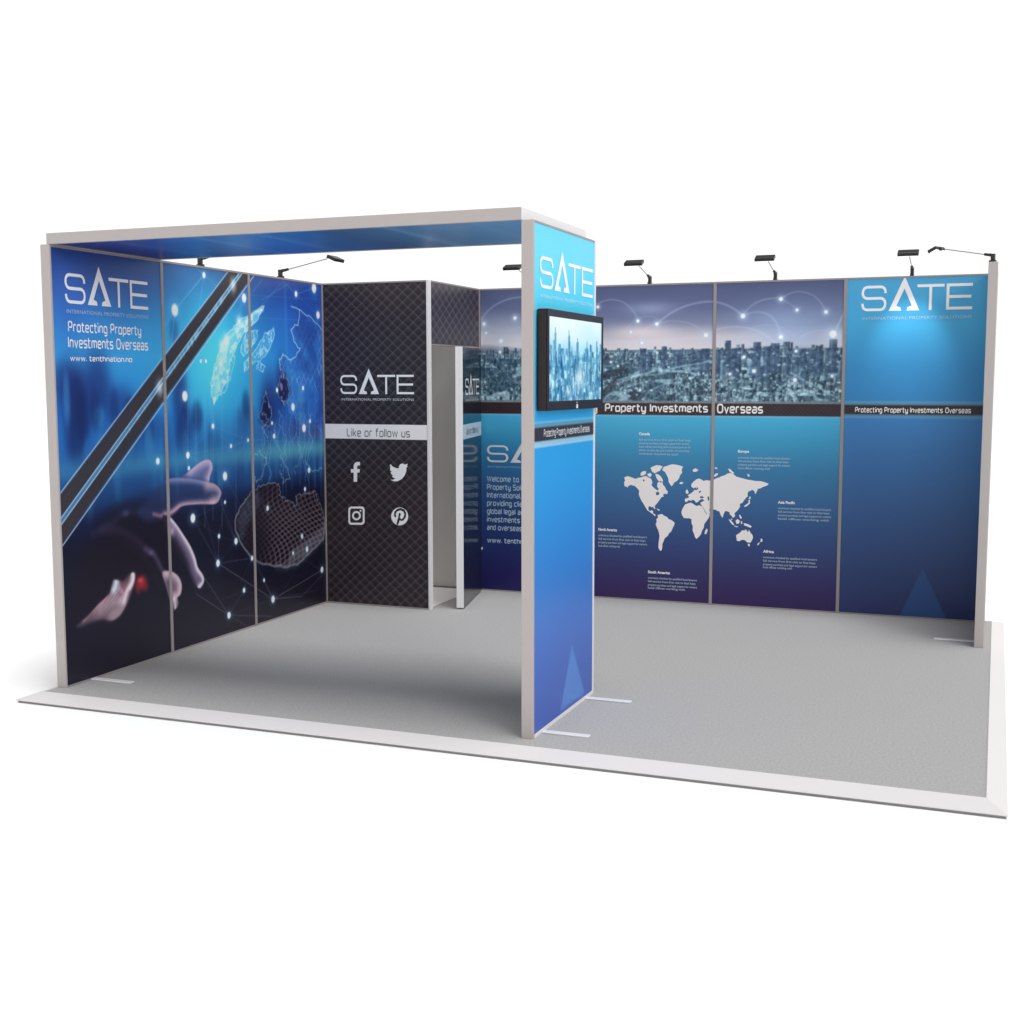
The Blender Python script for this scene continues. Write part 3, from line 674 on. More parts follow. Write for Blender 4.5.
def art_right():
    c = Canvas(3.95, XR, 0, H, .01)
    c.vgrad([(0, (42, 52, 100)), (.35, (44, 66, 116)), (.8, (46, 88, 142)), (1.2, (50, 108, 166)), (1.5, (56, 124, 184)), (1.62, (48, 128, 186)), (1.9, (50, 138, 194)), (2.2, (62, 160, 208)), (2.57, (70, 160, 206))], (c.noise(.8, 6)-.5)*.05)
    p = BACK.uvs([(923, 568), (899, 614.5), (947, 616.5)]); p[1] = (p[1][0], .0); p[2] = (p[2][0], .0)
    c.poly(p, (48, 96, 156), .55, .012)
    bd = Canvas(3.95, XR, 0, H, .01); mesh_pattern(bd, (44, 36, 40), (66, 58, 64), .06, .06, .4)
    w = (c.V > 1.532) & (c.V < 1.622); c.c[w] = bd.c[w]
    c.rect(3.95, 1.622, XR, 1.632, (95, 155, 190), .7); c.rect(3.95, 1.522, XR, 1.532, (95, 150, 190), .7)
    return c

def art_tower():
    c = Canvas(0, TD, 0, H, .01)
    c.vgrad([(0, (52, 84, 172)), (.3, (56, 98, 186)), (.6, (62, 118, 200)), (.9, (52, 134, 212)), (1.2, (46, 150, 222)), (1.5, (46, 162, 230)), (1.8, (50, 178, 235)), (2.1, (66, 206, 244)), (2.4, (84, 212, 244)), (2.57, (82, 208, 242))], (c.noise(.8, 6)-.5)*.05)
    p = TOWER.uvs([(572, 645), (561, 706), (584, 694)]); p[1] = (p[1][0]-.01, .04); p[2] = (p[2][0]+.01, .04)
    c.poly(p, (84, 150, 222), .6, .02)
    c.rect(0, 1.485, TD, 1.579, (52, 46, 54), 1)
    c.rect(0, 1.579, TD, 1.590, (120, 200, 235), .7); c.rect(0, 1.472, TD, 1.485, (165, 215, 240), .9)
    return c

def art_canopy():
    c = Canvas(0, T-TH, 0, TD, .01)
    st = [(0, (38, 44, 104)), (.5, (40, 60, 138)), (1.1, (48, 92, 172)), (1.6, (44, 98, 160)), (1.72, (46, 88, 140)), (2.2, (64, 116, 164)), (2.9, (92, 150, 196))]
    U = c.U+(c.noise(.4, 6)-.5)*.1
    for k in range(3): c.c[..., k] = np.interp(U, [a for a, _ in st], [x[k]/255 for _, x in st])
    for u, a in ((.42, .2), (.95, .3), (1.35, .3), (2.12, .45), (2.6, .2)): c.glow(u, .5, .035, 3, (125, 172, 212), a)  # pale streaks: reflections of seams and posts painted into the underside
    return c

def art_screen(w, h):
    c = Canvas(0, w, 0, h, .0035)
    c.vgrad([(0, (70, 150, 185)), (h*.5, (120, 195, 220)), (h*.72, (190, 232, 245)), (h, (226, 244, 252))], (c.noise(.15, 3)-.5)*.1)
    c.glow(w*.3, h*.9, .3, .1, (248, 250, 255), .6)
    r = np.random.RandomState(12)
    for k in range(360):
        t = k/360; u = r.uniform(-.02, w); ww = r.uniform(.012, .06); top = h*(.64-.6*t)+r.uniform(-.05, .05)
        f = r.rand(); col = [a+(b-a)*f for a, b in zip((38, 110, 160), (175, 228, 240))]
        c.rect(u, max(0, top-r.uniform(.02, .12)), u+ww, top, col, .8)
        if r.rand() < .5: c.rect(u+ww*.7, max(0, top-.12), u+ww, top, (34, 92, 140), .5)
    for u, t in [(.09, .80), (.30, .78), (.31, .72), (.44, .70), (.60, .66), (.68, .62), (.78, .68)]:
        c.rect(u, .05, u+.022, h*t, (70, 130, 165), .7); c.rect(u+.006, h*t, u+.014, h*t+.03, (90, 140, 170), .7)
    n = c.noise(.03, 9, .7, 3)-.5; c.c = np.clip(c.c+n[..., None]*.45*(c.V < h*.62)[..., None], 0, 1)
    c.glow(w*.55, h*.28, .07, .05, (235, 252, 248), .8); c.glow(w*.35, h*.1, .05, .03, (230, 250, 250), .6)
    for k in range(60): c.glow(r.uniform(0, w), r.uniform(0, h*.5), .006, .004, (240, 252, 252), .8)
    c.blur(1)
    return c

# =================================================================== THE SETTING
bm = bmesh.new()
bmesh.ops.create_grid(bm, x_segments=1, y_segments=1, size=400)
fl = bm_obj('floor', bm, M_FLOOR); fl.location = (0, 0, -.042)
tag(fl, 'plain white studio floor all around the exhibition stand', 'floor', kind='structure')

# platform
X0, X1, Y0, Y1 = -.06, 5.073, -.126, 4.135
OX0, OX1, OY0, OY1 = -.15, 5.16, -.253, 4.26
pf = thing('platform', ((X0+X1)/2, (Y0+Y1)/2, -.04), 'low grey carpeted platform with a sloping white border, under all the walls', 'platform')
box('carpet', (X0, Y0, -.038), (X1, Y1, 0), M_CARPET, pf)
def ramp(a, b, c_, d):
    """mitred sloping trim: inner edge a-b, outer edge d-c_"""
    bm = bmesh.new()
    P = [(*a, .003), (*b, .003), (*c_, -.024), (*d, -.024), (*a, -.036), (*b, -.036), (*c_, -.028), (*d, -.028)]
    v = [bm.verts.new(p) for p in P]
    for f in [(0, 1, 2, 3), (3, 2, 6, 7), (7, 6, 5, 4), (4, 5, 1, 0), (0, 3, 7, 4), (1, 5, 6, 2)]: bm.faces.new([v[i] for i in f])
    bmesh.ops.recalc_face_normals(bm, faces=bm.faces)
    return bm_obj('edge_trim', bm, M_TRIM, pf)
box('gap_shade_strip', (OX0+.012, OY0+.007, -.0415), (OX1-.007, OY1-.007, -.0375), M_GAPSHADE, pf)  # dark base added under the trim to draw its contact shadow
for q in (((OX0+.012, OY0+.007, -.0370), (OX1-.007, OY0+.03, -.0295)), ((OX0+.012, OY1-.03, -.0370), (OX1-.007, OY1-.007, -.0295))): box('gap_shade_strip', *q, M_GAPSHADE, pf)
ramp((X0, Y0), (X1, Y0), (OX1, OY0), (OX0, OY0))
ramp((X1, Y0), (X1, Y1), (OX1, OY1), (OX1, OY0))
ramp((X1, Y1), (X0, Y1), (OX0, OY1), (OX1, OY1))
ramp((X0, Y1), (X0, Y0), (OX0, OY0), (OX0, OY1))

# =================================================================== WALLS
def wall_frame(plane, ends, seams, parent, z1=H, post_w=.025, top_m=None, end_post=.0):
    """rails and seam profiles set just proud of the print; plane gives the printed side"""
    def bx(name, u0, u1, v0, v1, f=.006, b=TH-.002, m=M_ALU, bev=.0015):
        a = plane.world(u0, v0, f); c_ = plane.world(u1, v1, -b); return box(name, a, c_, m, parent, bev)
    bx('top_rail', ends[0], ends[1], z1-.012, z1+.002, .005, TH, M_RAIL)
    bx('bottom_rail', ends[0], ends[1], .001, .010, .005, TH, M_RAIL)
    for s_ in seams: bx('seam_post', s_-post_w/2, s_+post_w/2, .0105, z1-.0125, .007, TH, M_RAIL)
    return bx

def foot(parent, a, b, m=None):
    return box('foot_plate', a, b, m or M_LIGHTALU, parent, .003)

# ---- left wall
LW = thing('display_wall', (-.03, 2.06, 0), 'long left wall printed with a blue hand reaching to a glowing globe', 'wall', 'printed walls of the stand')
cl = art_left()
seamsL = [0, 1.008, 2.011, YS]
GL = 1.14
for k, lab in enumerate(['blue print with logo and company lines above a dark wrist', 'print with bright cyan light swirl and finger tips', 'print with dark wire globe and network lines']):
    a, b = seamsL[k], seamsL[k+1]
    o = grid_obj('printed_panel', cl, a+.006 if k == 0 else a, b, LEFT.world, M_PRINT, LW, GL, va=.008, vb=H-.01)
    o['label'] = lab
    if k == 0:
        logo_on(LEFT, o, (65, 303), (148, 307.5), (65, 272.5), tm=M_SOFT, gap=.26, th=.12)
        mk = Marks(); sq_on(LEFT, mk, 'Protecting Property', (68, 331), (141, 334), (68, 321.5), .24); sq_on(LEFT, mk, 'Investments Overseas', (68, 347), (148, 348.5), (68, 337), .24)
        mk.build('lettering', LEFT.world, M_WHITE, o)
        mk = Marks(); sq_on(LEFT, mk, 'www. tenthnation.no', (70, 360.5), (132, 361), (70, 355.5), .27); mk.build('lettering', LEFT.world, M_WHITE, o)
box('inner_panel', (-.02, YS+.03, .012), (0, 4.13, H-.013), M_BACK, LW)
wall_frame(LEFT, (.008, 4.13), [1.008, 2.011], LW)
box('end_post', (-TH-.002, -.008, .0005), (.0015, .0075, H+.001), M_ALU, LW, .002)
bxp = box('end_post', (-TH, .008, .012), (-.022, 4.13, H-.013), M_ALU, LW)
bxp.name = 'outer_panel'
foot(LW, (-.02, .205, .0005), (.29, .25, .009))

# ---- storage room
ST = thing('storage_room', (SX/2, 3.56, 0), 'small black mesh patterned storage closet with social media icons in the left corner', 'closet')
cs = Canvas(0, SX, 0, H, .004); mesh_pattern(cs)
zb0, zb1 = STORE.uv(370, 438.5)[1], STORE.uv(370, 425)[1]
cs.rect(0, zb0, SX, zb1, (230, 226, 226), 1)
fp = grid_obj('front_panel', cs, .015, SX-.022, STORE.world, M_PRINT, ST, 1.1, va=.012, vb=H-.012)
logo_on(STORE, fp, (340.5, 394), (414, 394.5), (340.5, 375), M_WHITE, M_SILVER, gap=.28, th=.12)
mk = Marks(); sq_on(STORE, mk, 'Like or follow us', (347, 436), (410, 436), (347, 428.5), .19); mk.build('lettering', STORE.world, M_GREYTXT, fp)
# social icons: f, bird, camera, P
def px_shape(mk, loops, plane, sc, ox, oy): mk.shape([[plane.uv(ox+x/sc, oy+y/sc) for x, y in L] for L in loops], lambda x, y: (x, y))
sc4 = 647/120.0
mk = Marks(); px_shape(mk, [[(216, 604), (216, 622), (205, 622), (201, 627), (201, 642), (216, 642), (213, 661), (201, 661), (201, 710), (182, 710), (182, 661), (167, 661), (167, 642), (182, 642), (182, 622), (188, 609), (200, 603)]], STORE, sc4, 320, 350)
mk.build('social_icon', STORE.world, M_WHITE, fp)
mk = Marks(); px_shape(mk, [[(380, 615), (392, 628), (408, 636), (426, 639), (426, 628), (432, 616), (446, 611), (459, 618), (474, 612), (468, 626), (474, 625), (466, 636), (465, 655), (457, 676), (442, 695), (420, 707), (400, 708), (380, 700), (396, 699), (407, 692), (394, 688), (388, 678), (396, 677), (386, 670), (380, 658), (388, 660), (378, 645), (380, 632), (377, 622)]], STORE, sc4, 320, 350)
mk.build('social_icon', STORE.world, M_WHITE, fp)
def ring(cx, cy, r, n=20, sq=None):
    if sq is None: return [(cx+r*math.cos(2*math.pi*i/n), cy+r*1.05*math.sin(2*math.pi*i/n)) for i in range(n)]
    out = []
    for q, (sx_, sy_) in enumerate([(1, 1), (-1, 1), (-1, -1), (1, -1)]):
        for i in range(5):
            a = math.radians(90*q+i*22.5); out.append((cx+sx_*(r-sq)+sq*math.cos(a), cy+1.12*(sy_*(r-sq)+sq*math.sin(a))))
    return out
mk = Marks(); px_shape(mk, [ring(197, 893, 44, sq=16), ring(197, 893, 34, sq=10)], STORE, sc4, 320, 350); px_shape(mk, [ring(197, 893, 24), ring(197, 893, 14)], STORE, sc4, 320, 350); px_shape(mk, [ring(219, 867, 5, 10)], STORE, sc4, 320, 350)
mk.build('social_icon', STORE.world, M_WHITE, fp)
P_ = [(412, 940), (418, 915), (424, 892), (426, 880), (433, 878), (436, 886), (431, 902), (438, 912), (449, 906), (455, 888), (450, 872), (434, 864), (416, 870), (409, 885), (412, 898), (406, 904), (399, 892), (401, 872), (416, 856), (436, 851), (457, 860), (466, 880), (463, 902), (451, 919), (437, 922), (430, 918), (426, 932), (420, 944)]
mk = Marks(); px_shape(mk, [ring(430, 897, 46, 28), P_], STORE, sc4, 320, 350); mk.build('social_icon', STORE.world, M_WHITE, fp)
# frame round the front
def rail(name, a, b, m=M_ALU, p=ST, bev=.0015): return box(name, a, b, m, p, bev)
rail('corner_post', (SX-.02, YS-.004, .0005), (SX+.002, YS+.04, H+.002), M_LIGHTALU)
rail('seam_post', (.001, YS-.006, .0005), (.014, YS+.05, H-.012), M_RAIL)
rail('top_rail', (.0145, YS-.003, H-.011), (SX-.021, YS+.04, H+.001), M_RAIL)
rail('bottom_rail', (.0145, YS-.003, .0005), (SX-.021, YS+.04, .011), M_RAIL)
rail('rear_panel', (.015, YS+.0205, .0115), (SX-.021, YS+.036, H-.0125), M_BACK)
chd = Canvas(YS, YB, 2.085, H, .004); mesh_pattern(chd, (56, 52, 60), (124, 118, 130), .125, .085, .85)
grid_obj('header_panel', chd, YS+.041, YB-.03, SIDE.world, M_PRINT, ST, .85, va=2.088, vb=H-.012)
rail('header_rail', (SX-.04, YS+.041, H-.0115), (SX+.002, YB-.03, H+.0015), M_RAIL)
rail('header_rail', (SX-.04, YS+.041, 2.076), (SX+.002, YB-.03, 2.0875), M_RAIL)
rail('hinge_post', (SX-.04, YB-.0295, .0005), (SX+.004, YB-.007, H+.001), M_RAIL)
box('lit_carpet_sheet', (.003, YS+.0415, .0005), (SX-.045, YB-.031, .004), M_LITCARPET, ST)  # pale sheet added over the carpet to paint it as brightly lit
# the open door
dh, df = Vector((.968, 4.028, 0)), Vector((1.172, 3.165, 0))
dd = (df-dh); DL = dd.length; dd.normalize(); dn = Vector((-dd.y, dd.x, 0))
if dn.x < 0: dn = -dn
DZ0, DZ1 = .012, 2.066
cd = Canvas(0, DL, 0, DZ1, .004); mesh_pattern(cd, (26, 32, 44), (44, 52, 64), .088, .084, .5)
cd.rect(0, zb0, DL, zb1, (226, 232, 236), 1)
cd.rect(0, 1.40, DL, zb1+.16, (30, 60, 78), 0.0)
def dworld(u, v, off=0.0):
    p = df-dd*u+dn*off; return [p.x, p.y, v]
pdr = grid_obj('door', cd, .004, DL-.004, dworld, M_GLOSS, ST, .9, va=DZ0, vb=DZ1)
pdr['label'] = 'glossy dark printed door standing ajar'
Marks().logo(.12, DL-.12, 1.69, .13).build('logo', dworld, M_WHITE, pdr)
Marks().text('INTERNATIONAL PROPERTY SOLUTIONS', .13, DL-.12, 1.64, .016).build('tagline', dworld, M_SILVER, pdr)
Marks().sq('Like or follow us', .16, DL-.16, zb0+.03, .05, .2).build('lettering', dworld, M_GREYTXT, pdr)
bm = bmesh.new()
def dbox(bm, u0, u1, v0, v1, o0, o1):
    P = [dworld(u, v, o) for o in (o0, o1) for u, v in ((u0, v0), (u1, v0), (u1, v1), (u0, v1))]
    v = [bm.verts.new(p) for p in P]
    for f in [(0, 1, 2, 3), (4, 7, 6, 5), (0, 4, 5, 1), (1, 5, 6, 2), (2, 6, 7, 3), (3, 7, 4, 0)]: bm.faces.new([v[i] for i in f])
    bmesh.ops.recalc_face_normals(bm, faces=bm.faces)
dbox(bm, -.003, DL-.004, DZ0, DZ1, -.055, -.021); bm_obj('door_frame', bm, M_LIGHTALU, pdr)
bm = bmesh.new(); dbox(bm, -.003, .0035, DZ0, DZ1, -.0205, .002); bm_obj('door_edge', bm, M_LIGHTALU, pdr)
kp = survey(479.5, 549, 1, YB-.05)
bm = bmesh.new(); add_tube(bm, (kp[0], YB-.006, kp[2]), (kp[0], YB-.036, kp[2]), .012, 14); bmesh.ops.create_uvsphere(bm, u_segments=14, v_segments=8, radius=.022, matrix=Matrix.Translation((kp[0], YB-.048, kp[2])))
bm_obj('door_catch', bm, M_LIGHTALU, ST)

# ---- back wall
BW = thing('display_wall', (2.5, YB+.03, 0), 'long back wall printed with a hazy city skyline and white world map', 'wall', 'printed walls of the stand')
cb = art_back(); cr = art_right()
GB = 1.08
SXB = SX+.005
bp = []
for a, b, lab in [(SXB, 1.95, 'print with welcome text below the skyline'), (1.95, B3, 'print with the Americas half of the map'), (B3, 3.95, 'print with Asia and Australia on the map')]:
    o = grid_obj('printed_panel', cb, a, b, BACK.world, M_PRINT, BW, GB, va=.008, vb=H-.01); o['label'] = lab; bp.append(o)
o = grid_obj('printed_panel', cr, 3.95, XR-.001, BACK.world, M_PRINT, BW, GB, va=.008, vb=H-.01); o['label'] = 'plain bright blue print with large logo at its top'; bp.append(o)
box('inner_panel', (.004, YB, .012), (SX-.041, YB+.02, H-.013), M_BACK, BW)
box('rear_panel', (-.0, YB+.0205, .0125), (XR+TH, YB+TH-.004, H-.0135), M_BACK, BW)
wall_frame(BACK, (.004, XR-.0015), [1.95, B3, 3.95], BW)
# welcome panel
logo_on(BACK, bp[0], (487, 462), (487+94, 462.5), (487, 445), M_SILVER, M_FAINT, gap=.27, th=.10)
mk = Marks()
pa = BACK.uv(487, 482); k = 1/113.0
for i, (s_, w) in enumerate([('Welcome to SATE', .45), ('Property Solutions', .46), ('International, we are', .50), ('providing clients with', .54), ('global legal advice for', .53), ('investments in property', .60), ('and overseas homes.', .50)]):
    mk.sq(s_, pa[0], pa[0]+w, BACK.uv(487, 481.0+i*8.07)[1], .042, .26)
mk.sq('www. tenthnation.no', pa[0], pa[0]+.54, BACK.uv(487, 542)[1], .038, .3)
mk.build('lettering', BACK.world, M_SOFT, bp[0])
mk = Marks(); a = BACK.uv(541, 412); mk.sq('Protecting', a[0]-.06, BACK.uv(598, 412)[0]-.005, BACK.uv(598, 411.5)[1], .055, .30)
mk.build('lettering', BACK.world, M_PINKWHITE, bp[1])
mk = Marks(); sq_on(BACK, mk, 'Property Investments', (605, 411), (708, 412.5), (605, 404), .30); mk.build('lettering', BACK.world, M_PINKWHITE, bp[1])
mk = Marks(); sq_on(BACK, mk, 'Overseas', (717, 412.5), (763, 412.8), (717, 404.5), .30); mk.build('lettering', BACK.world, M_PINKWHITE, bp[2])
# world map
sc7, sc8 = 740/130.0, 853/150.0
def z7(P): return [BACK.uv(590+x/sc7, 430+y/sc7) for x, y in P]
def z8(P): return [BACK.uv(700+x/sc8, 430+y/sc8) for x, y in P]
NA = [(195, 270), (205, 266), (215, 262), (238, 270), (260, 278), (275, 272), (290, 270), (306, 264), (320, 262), (332, 270), (345, 275), (352, 286), (355, 300), (350, 315), (365, 330), (374, 338), (385, 345), (392, 336), (382, 322), (385, 300), (400, 290), (412, 296), (415, 310), (428, 325), (434, 340), (443, 350), (440, 365), (424, 362), (415, 370), (422, 378), (408, 382), (400, 392), (395, 400), (385, 414), (375, 425), (368, 434), (373, 450), (364, 446), (360, 436), (350, 440), (340, 432), (332, 440), (334, 456), (342, 462), (352, 456), (360, 462), (358, 472), (375, 485), (368, 490), (360, 480), (345, 470), (325, 455), (314, 436), (305, 420), (294, 404), (285, 385), (278, 366), (280, 345), (268, 330), (255, 318), (245, 316), (235, 312), (222, 316), (212, 328), (208, 320), (198, 322), (194, 300), (200, 288)]
GRL = [(420, 210), (440, 204), (455, 198), (470, 195), (496, 198), (530, 208), (522, 224), (524, 244), (512, 258), (508, 274), (495, 290), (480, 298), (472, 312), (464, 320), (456, 308), (448, 296), (446, 276), (438, 258), (428, 240), (412, 228)]
SA = [(385, 485), (396, 480), (410, 478), (422, 488), (438, 494), (446, 506), (466, 514), (482, 528), (480, 540), (470, 560), (462, 578), (450, 588), (444, 602), (430, 612), (424, 620), (418, 636), (412, 648), (412, 664), (408, 684), (400, 688), (390, 672), (390, 650), (394, 620), (396, 600), (390, 574), (380, 552), (374, 536), (380, 522), (378, 508), (388, 498)]
AF = [(540, 425), (556, 418), (575, 413), (592, 424), (606, 432), (622, 428), (640, 436), (648, 452), (656, 468), (664, 480), (684, 482), (676, 500), (662, 520), (650, 536), (648, 556), (638, 572), (632, 592), (622, 606), (606, 620), (598, 610), (592, 590), (584, 570), (586, 548), (578, 530), (578, 508), (566, 502), (548, 502), (534, 500), (524, 484), (520, 468), (526, 450), (534, 436)]
zz = lambda P: [(110*sc7+0, 0) for p in P]
EU7 = [(541, 408), (540, 392), (554, 388), (566, 382), (556, 372), (572, 362), (588, 350), (596, 340), (604, 344), (616, 336), (612, 322), (606, 334), (600, 326), (590, 332), (578, 324), (576, 310), (590, 294), (604, 282), (620, 276), (636, 282), (646, 290), (662, 286), (680, 288), (692, 284)]
ASIA8 = [(75, 284), (90, 276), (108, 270), (124, 262), (140, 258), (156, 248), (172, 244), (190, 250), (205, 264), (225, 270), (246, 276), (268, 282), (290, 285), (315, 290), (340, 290), (366, 296), (392, 306), (380, 316), (362, 322), (355, 325), (345, 332), (330, 334), (322, 352), (314, 366), (310, 350), (300, 340), (275, 350), (270, 364), (272, 376), (262, 386), (250, 400), (242, 414), (226, 420), (228, 436), (218, 452), (205, 465), (196, 474), (200, 490), (188, 500), (178, 486), (170, 480), (168, 468), (156, 462), (144, 460), (136, 474), (128, 500), (118, 484), (110, 462), (98, 460), (88, 452), (75, 452)]
EUB7 = [(692, 455), (680, 450), (682, 462), (690, 466), (684, 480), (668, 482), (656, 462), (644, 440), (632, 424), (628, 414), (640, 408), (652, 400), (640, 392), (628, 396), (616, 408), (604, 414), (596, 402), (586, 396), (578, 402), (562, 400), (550, 410)]
def seg(polypts, umax=None, umin=None):
    out = []
    return polypts
m1 = Marks()
for P in (GRL, SA, AF): m1.poly(z7(P))
ID = lambda x, y: (x, y)
m1.shape([z7(NA), z7([(374, 356), (388, 350), (396, 360), (390, 370), (378, 372)]), z7([(300, 284), (308, 280), (312, 290), (304, 294)])], ID)
m1.shape([z7(EU7[:]+[(693, 285), (693, 456)]+EUB7[1:]), z7([(624, 380), (636, 376), (650, 382), (642, 389), (628, 388)]), z7([(668, 380), (677, 378), (680, 398), (672, 404)]), z7([(618, 352), (628, 344), (634, 350), (622, 360)])], ID)
for P in ([(345, 215), (362, 206), (380, 200), (400, 202), (414, 208), (406, 220), (398, 232), (384, 238), (370, 246), (354, 238)], [(372, 250), (388, 252), (402, 262), (412, 278), (416, 292), (404, 300), (390, 290), (378, 272)], [(290, 242), (304, 234), (320, 234), (318, 250), (306, 258), (288, 260)], [(326, 250), (344, 244), (352, 256), (344, 268), (330, 262)], [(510, 300), (522, 294), (532, 300), (524, 308), (512, 308)],
          [(544, 350), (552, 336), (558, 346), (562, 358), (552, 364), (546, 358)], [(584, 226), (600, 218), (618, 228), (604, 238), (588, 238)], [(652, 592), (656, 572), (666, 560), (670, 572), (662, 592)], [(380, 446), (398, 454), (394, 460), (382, 452)]):
    m1.poly(z7(P))
m1.build('world_map', BACK.world, M_PINKWHITE, bp[1])
m1 = Marks(); m1.poly(z8(ASIA8))
for P in ([(160, 222), (170, 220), (186, 236), (196, 246), (184, 248), (168, 236)], [(78, 262), (88, 248), (104, 246), (100, 256), (86, 266)], [(80, 215), (92, 212), (102, 218), (90, 222)], [(268, 252), (278, 250), (284, 262), (274, 266)], [(250, 434), (262, 424), (276, 414), (276, 398), (284, 398), (284, 418), (268, 432), (256, 438)], [(276, 392), (284, 376), (290, 384), (284, 394)],
          [(164, 508), (174, 510), (190, 530), (196, 542), (184, 538), (172, 524)], [(202, 516), (214, 506), (226, 516), (222, 532), (208, 534)], [(222, 486), (228, 480), (238, 500), (230, 506)], [(248, 530), (262, 532), (280, 538), (294, 548), (288, 556), (268, 548), (252, 542)], [(196, 544), (216, 548), (214, 553), (196, 549)], [(232, 520), (240, 518), (240, 534), (234, 534)],
          [(205, 600), (214, 592), (228, 584), (240, 570), (252, 572), (262, 564), (266, 574), (274, 580), (278, 566), (286, 582), (298, 596), (302, 610), (296, 626), (288, 640), (274, 640), (262, 634), (256, 626), (240, 624), (224, 632), (210, 630), (208, 614)], [(272, 646), (284, 648), (282, 662), (274, 660)], [(346, 616), (356, 622), (354, 634), (344, 638)], [(340, 636), (336, 650), (326, 656), (328, 646)], [(176, 512), (180, 500), (184, 508)]):
    m1.poly(z8(P))
m1.build('world_map', BACK.world, M_PINKWHITE, bp[2])
lorem = ['property purchase and legal support for owners', 'local offices working with trusted partner firms', 'advice on title, tax and transfer of ownership', 'contracts checked by qualified local lawyers', 'full service from first visit to final keys']
def block(x0, x1, ytitle, xt, title, ys, last, par):
    m1 = Marks(); text_on(BACK, m1, title, (x0, ytitle), (xt, ytitle), (x0, ytitle-2.6), .03); m1.build('lettering', BACK.world, M_WHITE, par)
    m1 = Marks()
    for i, y in enumerate(ys):
        xe = last if i == len(ys)-1 else x1-(i % 2)*1.5
        text_on(BACK, m1, lorem[(i+int(x0)) % 5][:int(46 if i < len(ys)-1 else 26)], (x0, y), (xe, y), (x0, y-2.0), .01)
    m1.build('lettering', BACK.world, M_SOFT, par)
block(639, 691, 435, 650, 'Canada', [440.5, 444, 447.5, 451, 454.5], 678, bp[1])
block(598.5, 647, 530.5, 617, 'North America', [536, 539.5, 543, 546.5], 620, bp[1])
block(648, 697, 573, 670, 'South America', [578.5, 582, 585.5, 588.5], 685, bp[1])
block(738, 790, 452.5, 749, 'Europe', [458.5, 462, 465.5, 469], 770, bp[2])
block(778, 831, 503.5, 795, 'Asia Pacific', [509, 512.5, 516, 519.5], 829, bp[2])
block(763, 817, 552.5, 774, 'Africa', [558, 561.5, 565, 568], 792, bp[2])
# right panel
logo_on(BACK, bp[3], (861, 311.5), (972, 311), (861, 286), M_WHITE, M_SOFT, gap=.28, th=.11)
mk = Marks(); sq_on(BACK, mk, 'Protecting Property Investments Overseas', (855, 412), (971, 413), (855, 407.4), .30); mk.build('lettering', BACK.world, M_PINKWHITE, bp[3])

# ---- right return wall
RW = thing('return_wall', (XR+.03, 3.6, 0), 'short grey return wall seen edge-on at the right end of the stand', 'wall')
box('wall_panel', (XR+.003, YR+.015, .012), (XR+TH-.003, YB+.0595, H-.012), M_ALU, RW, .001)
box('end_post', (XR, YR, .0005), (XR+TH, YR+.0145, H+.001), M_ALU, RW, .002)
box('top_rail', (XR+.001, YR+.015, H-.0115), (XR+TH-.001, YB+.0595, H+.0005), M_RAIL, RW)
box('bottom_rail', (XR+.001, YR+.015, .0005), (XR+TH-.001, YB+.0595, .0115), M_RAIL, RW)
foot(RW, (4.70, 3.285, .0005), (XR+.0025, 3.325, .009))

# ---- tower
TW = thing('tower_wall', (T-.03, TD/2, 0), 'tall bright blue wall panel standing free at the front with a screen on it', 'wall')
ct = art_tower()
tp = grid_obj('printed_panel', ct, .018, TD-.02, TOWER.world, M_PRINT, TW, 1.0, va=.02, vb=H-.01)
box('inner_panel', (T-TH, .018, .02), (T-.0205, TD-.02, H-.01), M_BACK, TW)
box('front_post', (T-TH-.001, -.004, .0005), (T+.001, .0175, H+.001), M_ALU, TW, .002)
box('rear_post', (T-TH, TD-.0195, .0005), (T+.004, TD+.002, H+.001), M_LIGHTALU, TW, .002)
box('bottom_rail', (T-TH, .018, .0005), (T+.003, TD-.02, .0195), M_LIGHTALU, TW)
box('top_rail', (T-TH, .018, H-.0095), (T+.002, TD-.02, H+.0005), M_RAIL, TW)
foot(TW, (T+.0035, .115, .0005), (3.19, .157, .009)); foot(TW, (T+.0035, .845, .0005), (3.20, .887, .009))
logo_on(TOWER, tp, (539.5, 287.5), (592.5, 296), (539.5, 255), tm=M_CYAN, gap=.24, th=.10)
mk = Marks(); mk.sq('Protecting Property Investments Overseas', .15, .90, 1.519, .034, .21); mk.build('lettering', TOWER.world, M_WHITE, tp)

# ---- canopy
CP = thing('canopy', ((T-TH)/2, TD/2, H), 'flat rectangular canopy with blue printed underside bridging left wall and tower', 'canopy')
cc = art_canopy()
cw = lambda u, v, off=0.0: [u, v, H+.004-off]
for a, b in [(0.012, 1.0), (1.0, 1.95), (1.95, T-TH-.02)]:
    grid_obj('underside_panel', cc, a, b, cw, M_PRINT, CP, 1.2, va=.02, vb=TD-.02)
zc0, zc1 = H+.002, H+.063
box('front_beam', (-.018, -.006, zc0), (T-TH-.002, .0195, zc1), M_ALU, CP, .002)
box('rear_beam', (-.018, TD-.0195, zc0), (T-TH-.002, TD+.004, zc1), M_ALU, CP, .002)
box('side_beam', (-.018, .020, zc0), (.0115, TD-.020, zc1), M_ALU, CP, .002)
box('side_beam', (T-TH-.0195, .020, zc0), (T-TH-.002, TD-.020, zc1), M_LIGHTALU, CP, .002)
box('end_cap', (T-TH-.0015, -.004, zc0+.001), (T-TH+.003, TD, zc1-.001), M_LIGHTALU, CP, .001)
box('top_panel', (.012, .020, zc1-.010), (T-TH-.020, TD-.020, zc1-.002), M_ALU, CP)

